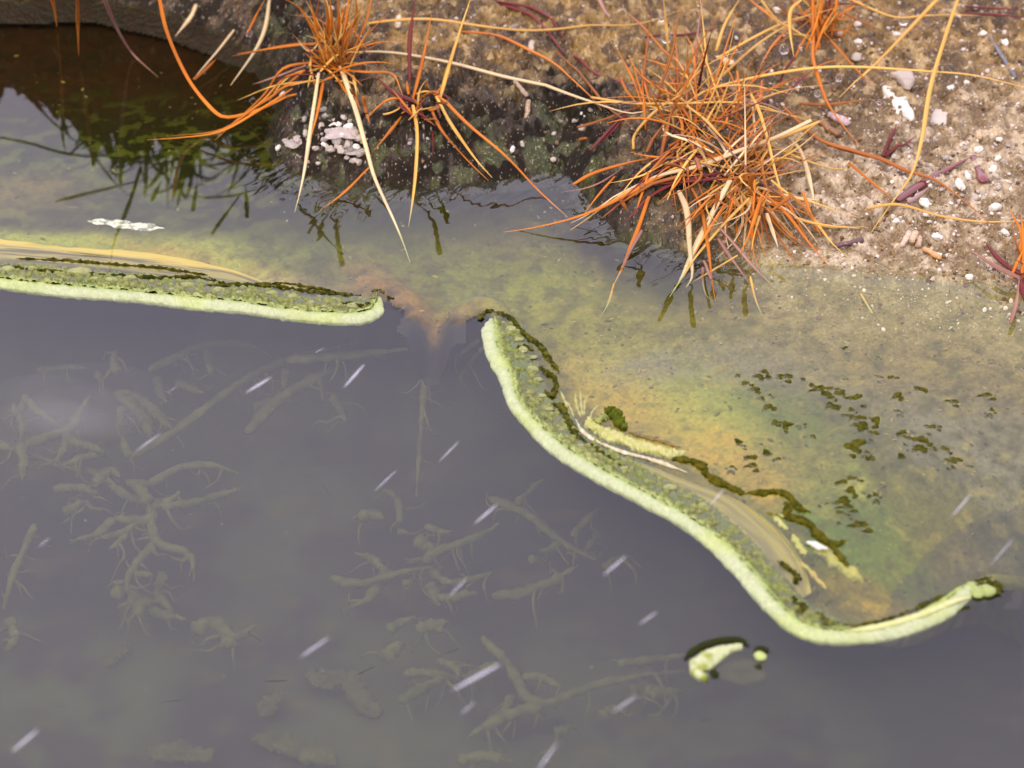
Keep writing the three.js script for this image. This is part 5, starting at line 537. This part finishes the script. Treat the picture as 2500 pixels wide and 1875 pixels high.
{ // algae humps on the bottom
  const hump = (z, s, w, label) => single('algae_hump', sweep(smooth(P(z, s).map((q) => at(q[0], q[1], -0.092)), 60), (k) => { const e = Math.sqrt(Math.max(0.02, 1 - (2 * k - 1) ** 2)); return [w / 2200 * e, w / 4200 * e]; }, (k, th, p) => mix3([0.042, 0.05, 0.018], [0.10, 0.10, 0.034], vn(p.x * 160, p.z * 160)), 28, (p) => 0.004 * (vn3(p.x * 90, p.y * 90, p.z * 90) - 0.5) + 0.004 * (vn3(p.x * 230, p.y * 230, p.z * 230) - 0.5) + 0.003 * (vn3(p.x * 600, p.y * 600, p.z * 600) - 0.5)), weedM, label, 'algae hump', 'algae humps on the pond bottom');
  hump(10, '1560,1480 1750,1490 1930,1540 2130,1640', 13, 'long algae-grown ridge on the bottom below the middle'); hump(10, '1640,1330 1700,1260 1760,1190 1740,1150', 9, 'small algae knob just above the long ridge'); hump(10, '930,1580 1150,1560 1350,1600', 11, 'pale algae ridge at the bottom edge'); hump(12, '-40,1080 100,1090 190,1180 240,1260 310,1340', 10, 'curved algae ridge left of the forked weed'); hump(10, '820,860 740,960 640,1020', 6, 'pale-tipped algae strand among the dark bottom'); hump(10, '1950,1050 2050,1120 2200,1100', 9, 'algae ridge between the two weed thickets');
}
{ // specks floating on the pond
  const n = 130, inst = new THREE.InstancedMesh(lump(1, 41, 0.4, [1, 0.4, 0.8], 0, true), std({ color: new THREE.Color(0.42, 0.41, 0.34), roughness: 0.8 }), n), m = new THREE.Matrix4(), q = new THREE.Quaternion(); let k = 0;
  while (k < n) { const p = at(rr(-40, 2540), rr(420, 1900), 0); if (shoreF.get(p.x, p.z) > -10) continue; const R = 0.0001 + 0.00016 * rnd() ** 3; m.compose(p, q, new THREE.Vector3(R * rr(0.8, 2), R, R)); inst.setMatrixAt(k++, m); }
  inst.name = 'floating_specks'; inst.userData.kind = 'stuff'; inst.userData.label = 'tiny pale specks floating on the pond'; inst.userData.category = 'specks'; scene.add(inst);
}
{ // a pale glow on the pond, put in as faint shells
  const t = thing('pale_glow', at(160, 1000, -0.03), 'pale glow put in as faint shells in the water at the left', 'pale glow'), m = new THREE.MeshPhysicalMaterial({ color: new THREE.Color(0.3, 0.28, 0.35), roughness: 1, specularIntensity: 0, transparent: true, opacity: 0.024, side: THREE.FrontSide });
  const fs = []; for (let i = 0; i < 8; i++) { const k = 1 - i / 9, g = new THREE.SphereGeometry(1, 40, 12, 0, Math.PI * 2, 0, Math.PI / 2).scale(0.042 * k * rr(0.8, 1.1), 0.008 * k, 0.026 * k * rr(0.8, 1.1)).rotateY(rr(-0.5, 0.5)), p = at(160 + rr(-60, 60) * (0.3 + k), 1010 + rr(-40, 40) * (0.3 + k), -0.0115); g.translate(p.x, p.y, p.z); fs.push(g); }
  part('glow_shell', mergeGeometries(fs), m, t);
}
// ---------- falling sleet: motion streaks built as thin tapered bodies ----------
{
  const iceM = new THREE.MeshPhysicalMaterial({ color: new THREE.Color(0.85, 0.83, 0.9), roughness: 0.5, transparent: true, opacity: 0.27, side: THREE.DoubleSide });
  for (const [x, y, len, w, ang, h, l] of [[558, 832, 58, 16, 0.55, 300, 'thick pale one over the long straight weed stem'], [765, 812, 62, 16, 0.85, 300, 'thick one right of it, below the left mat tip'], [372, 842, 22, 4, 0.6, 120, 'short thin one at the left below the mat'], [970, 975, 58, 7, 0.8, 200, 'fine one left of the S-shaped mat'], [833, 1038, 60, 6, 0.75, 160, 'bright fine one over the middle weed'], [95, 1172, 32, 5, 0.7, 160, 'short one near the left edge'], [1050, 1110, 60, 13, 0.7, 280, 'blurred one right of the middle weed'], [990, 1268, 50, 7, 0.8, 220, 'one crossing the knobbed weed'], [680, 1398, 70, 12, 0.6, 300, 'blurred one between the two weed thickets'], [1030, 1462, 110, 20, 0.5, 340, 'broadest, over the forked weed'], [54, 1600, 70, 15, 0.7, 300, 'thick bright one in the lower left corner'], [1182, 1635, 66, 10, 0.95, 260, 'bright one at the bottom edge'], [320, 955, 60, 7, 0.62, 260, 'faint one at the end of the straight weed stem'], [1328, 1222, 60, 12, 0.7, 300, 'blurred one left of the S-shaped mat belly'], [1400, 1335, 44, 9, 0.6, 300, 'faint one left of the crescent'], [2078, 1090, 60, 10, 0.85, 280, 'faint one over the right bay'], [2166, 1190, 70, 6, 0.85, 260, 'thin faint one near the right edge'], [1548, 1075, 46, 7, 0.85, 220, 'pale one on the inner side of the S-shaped mat'], [690, 757, 20, 4, 0.5, 140, 'tiny one under the left mat tip'], [1010, 1530, 40, 6, 0.7, 240, 'faint one below the broadest'], [1350, 1520, 60, 9, 0.6, 300, 'faint one near the bottom']]) {
    const [px, py] = Z.f(x, y), L = len * 1.13 * 0.56, a = at(px - Math.cos(ang) * L, py + Math.sin(ang) * L, h / 4000), b = at(px + Math.cos(ang) * L, py - Math.sin(ang) * L, h / 4000 + 0.004), s = (CAM.y - h / 4000) / CAM.y;
    single('sleet_streak', sweep([0, 0.08, 0.2, 0.35, 0.5, 0.65, 0.8, 0.92, 1].map((k) => a.clone().lerp(b, k)), (k) => { const e = Math.max(0.06, 1 - Math.abs(2 * k - 1) ** 1.7); return [w * 1.13 * U * s * 0.16 * e, w * 1.13 * U * s * 0.16 * e]; }, () => [1, 1, 1], 8), iceM, `motion streak of falling sleet, ${l}`, 'sleet', 'falling sleet');
  }
}
renderer.render(scene, camera);
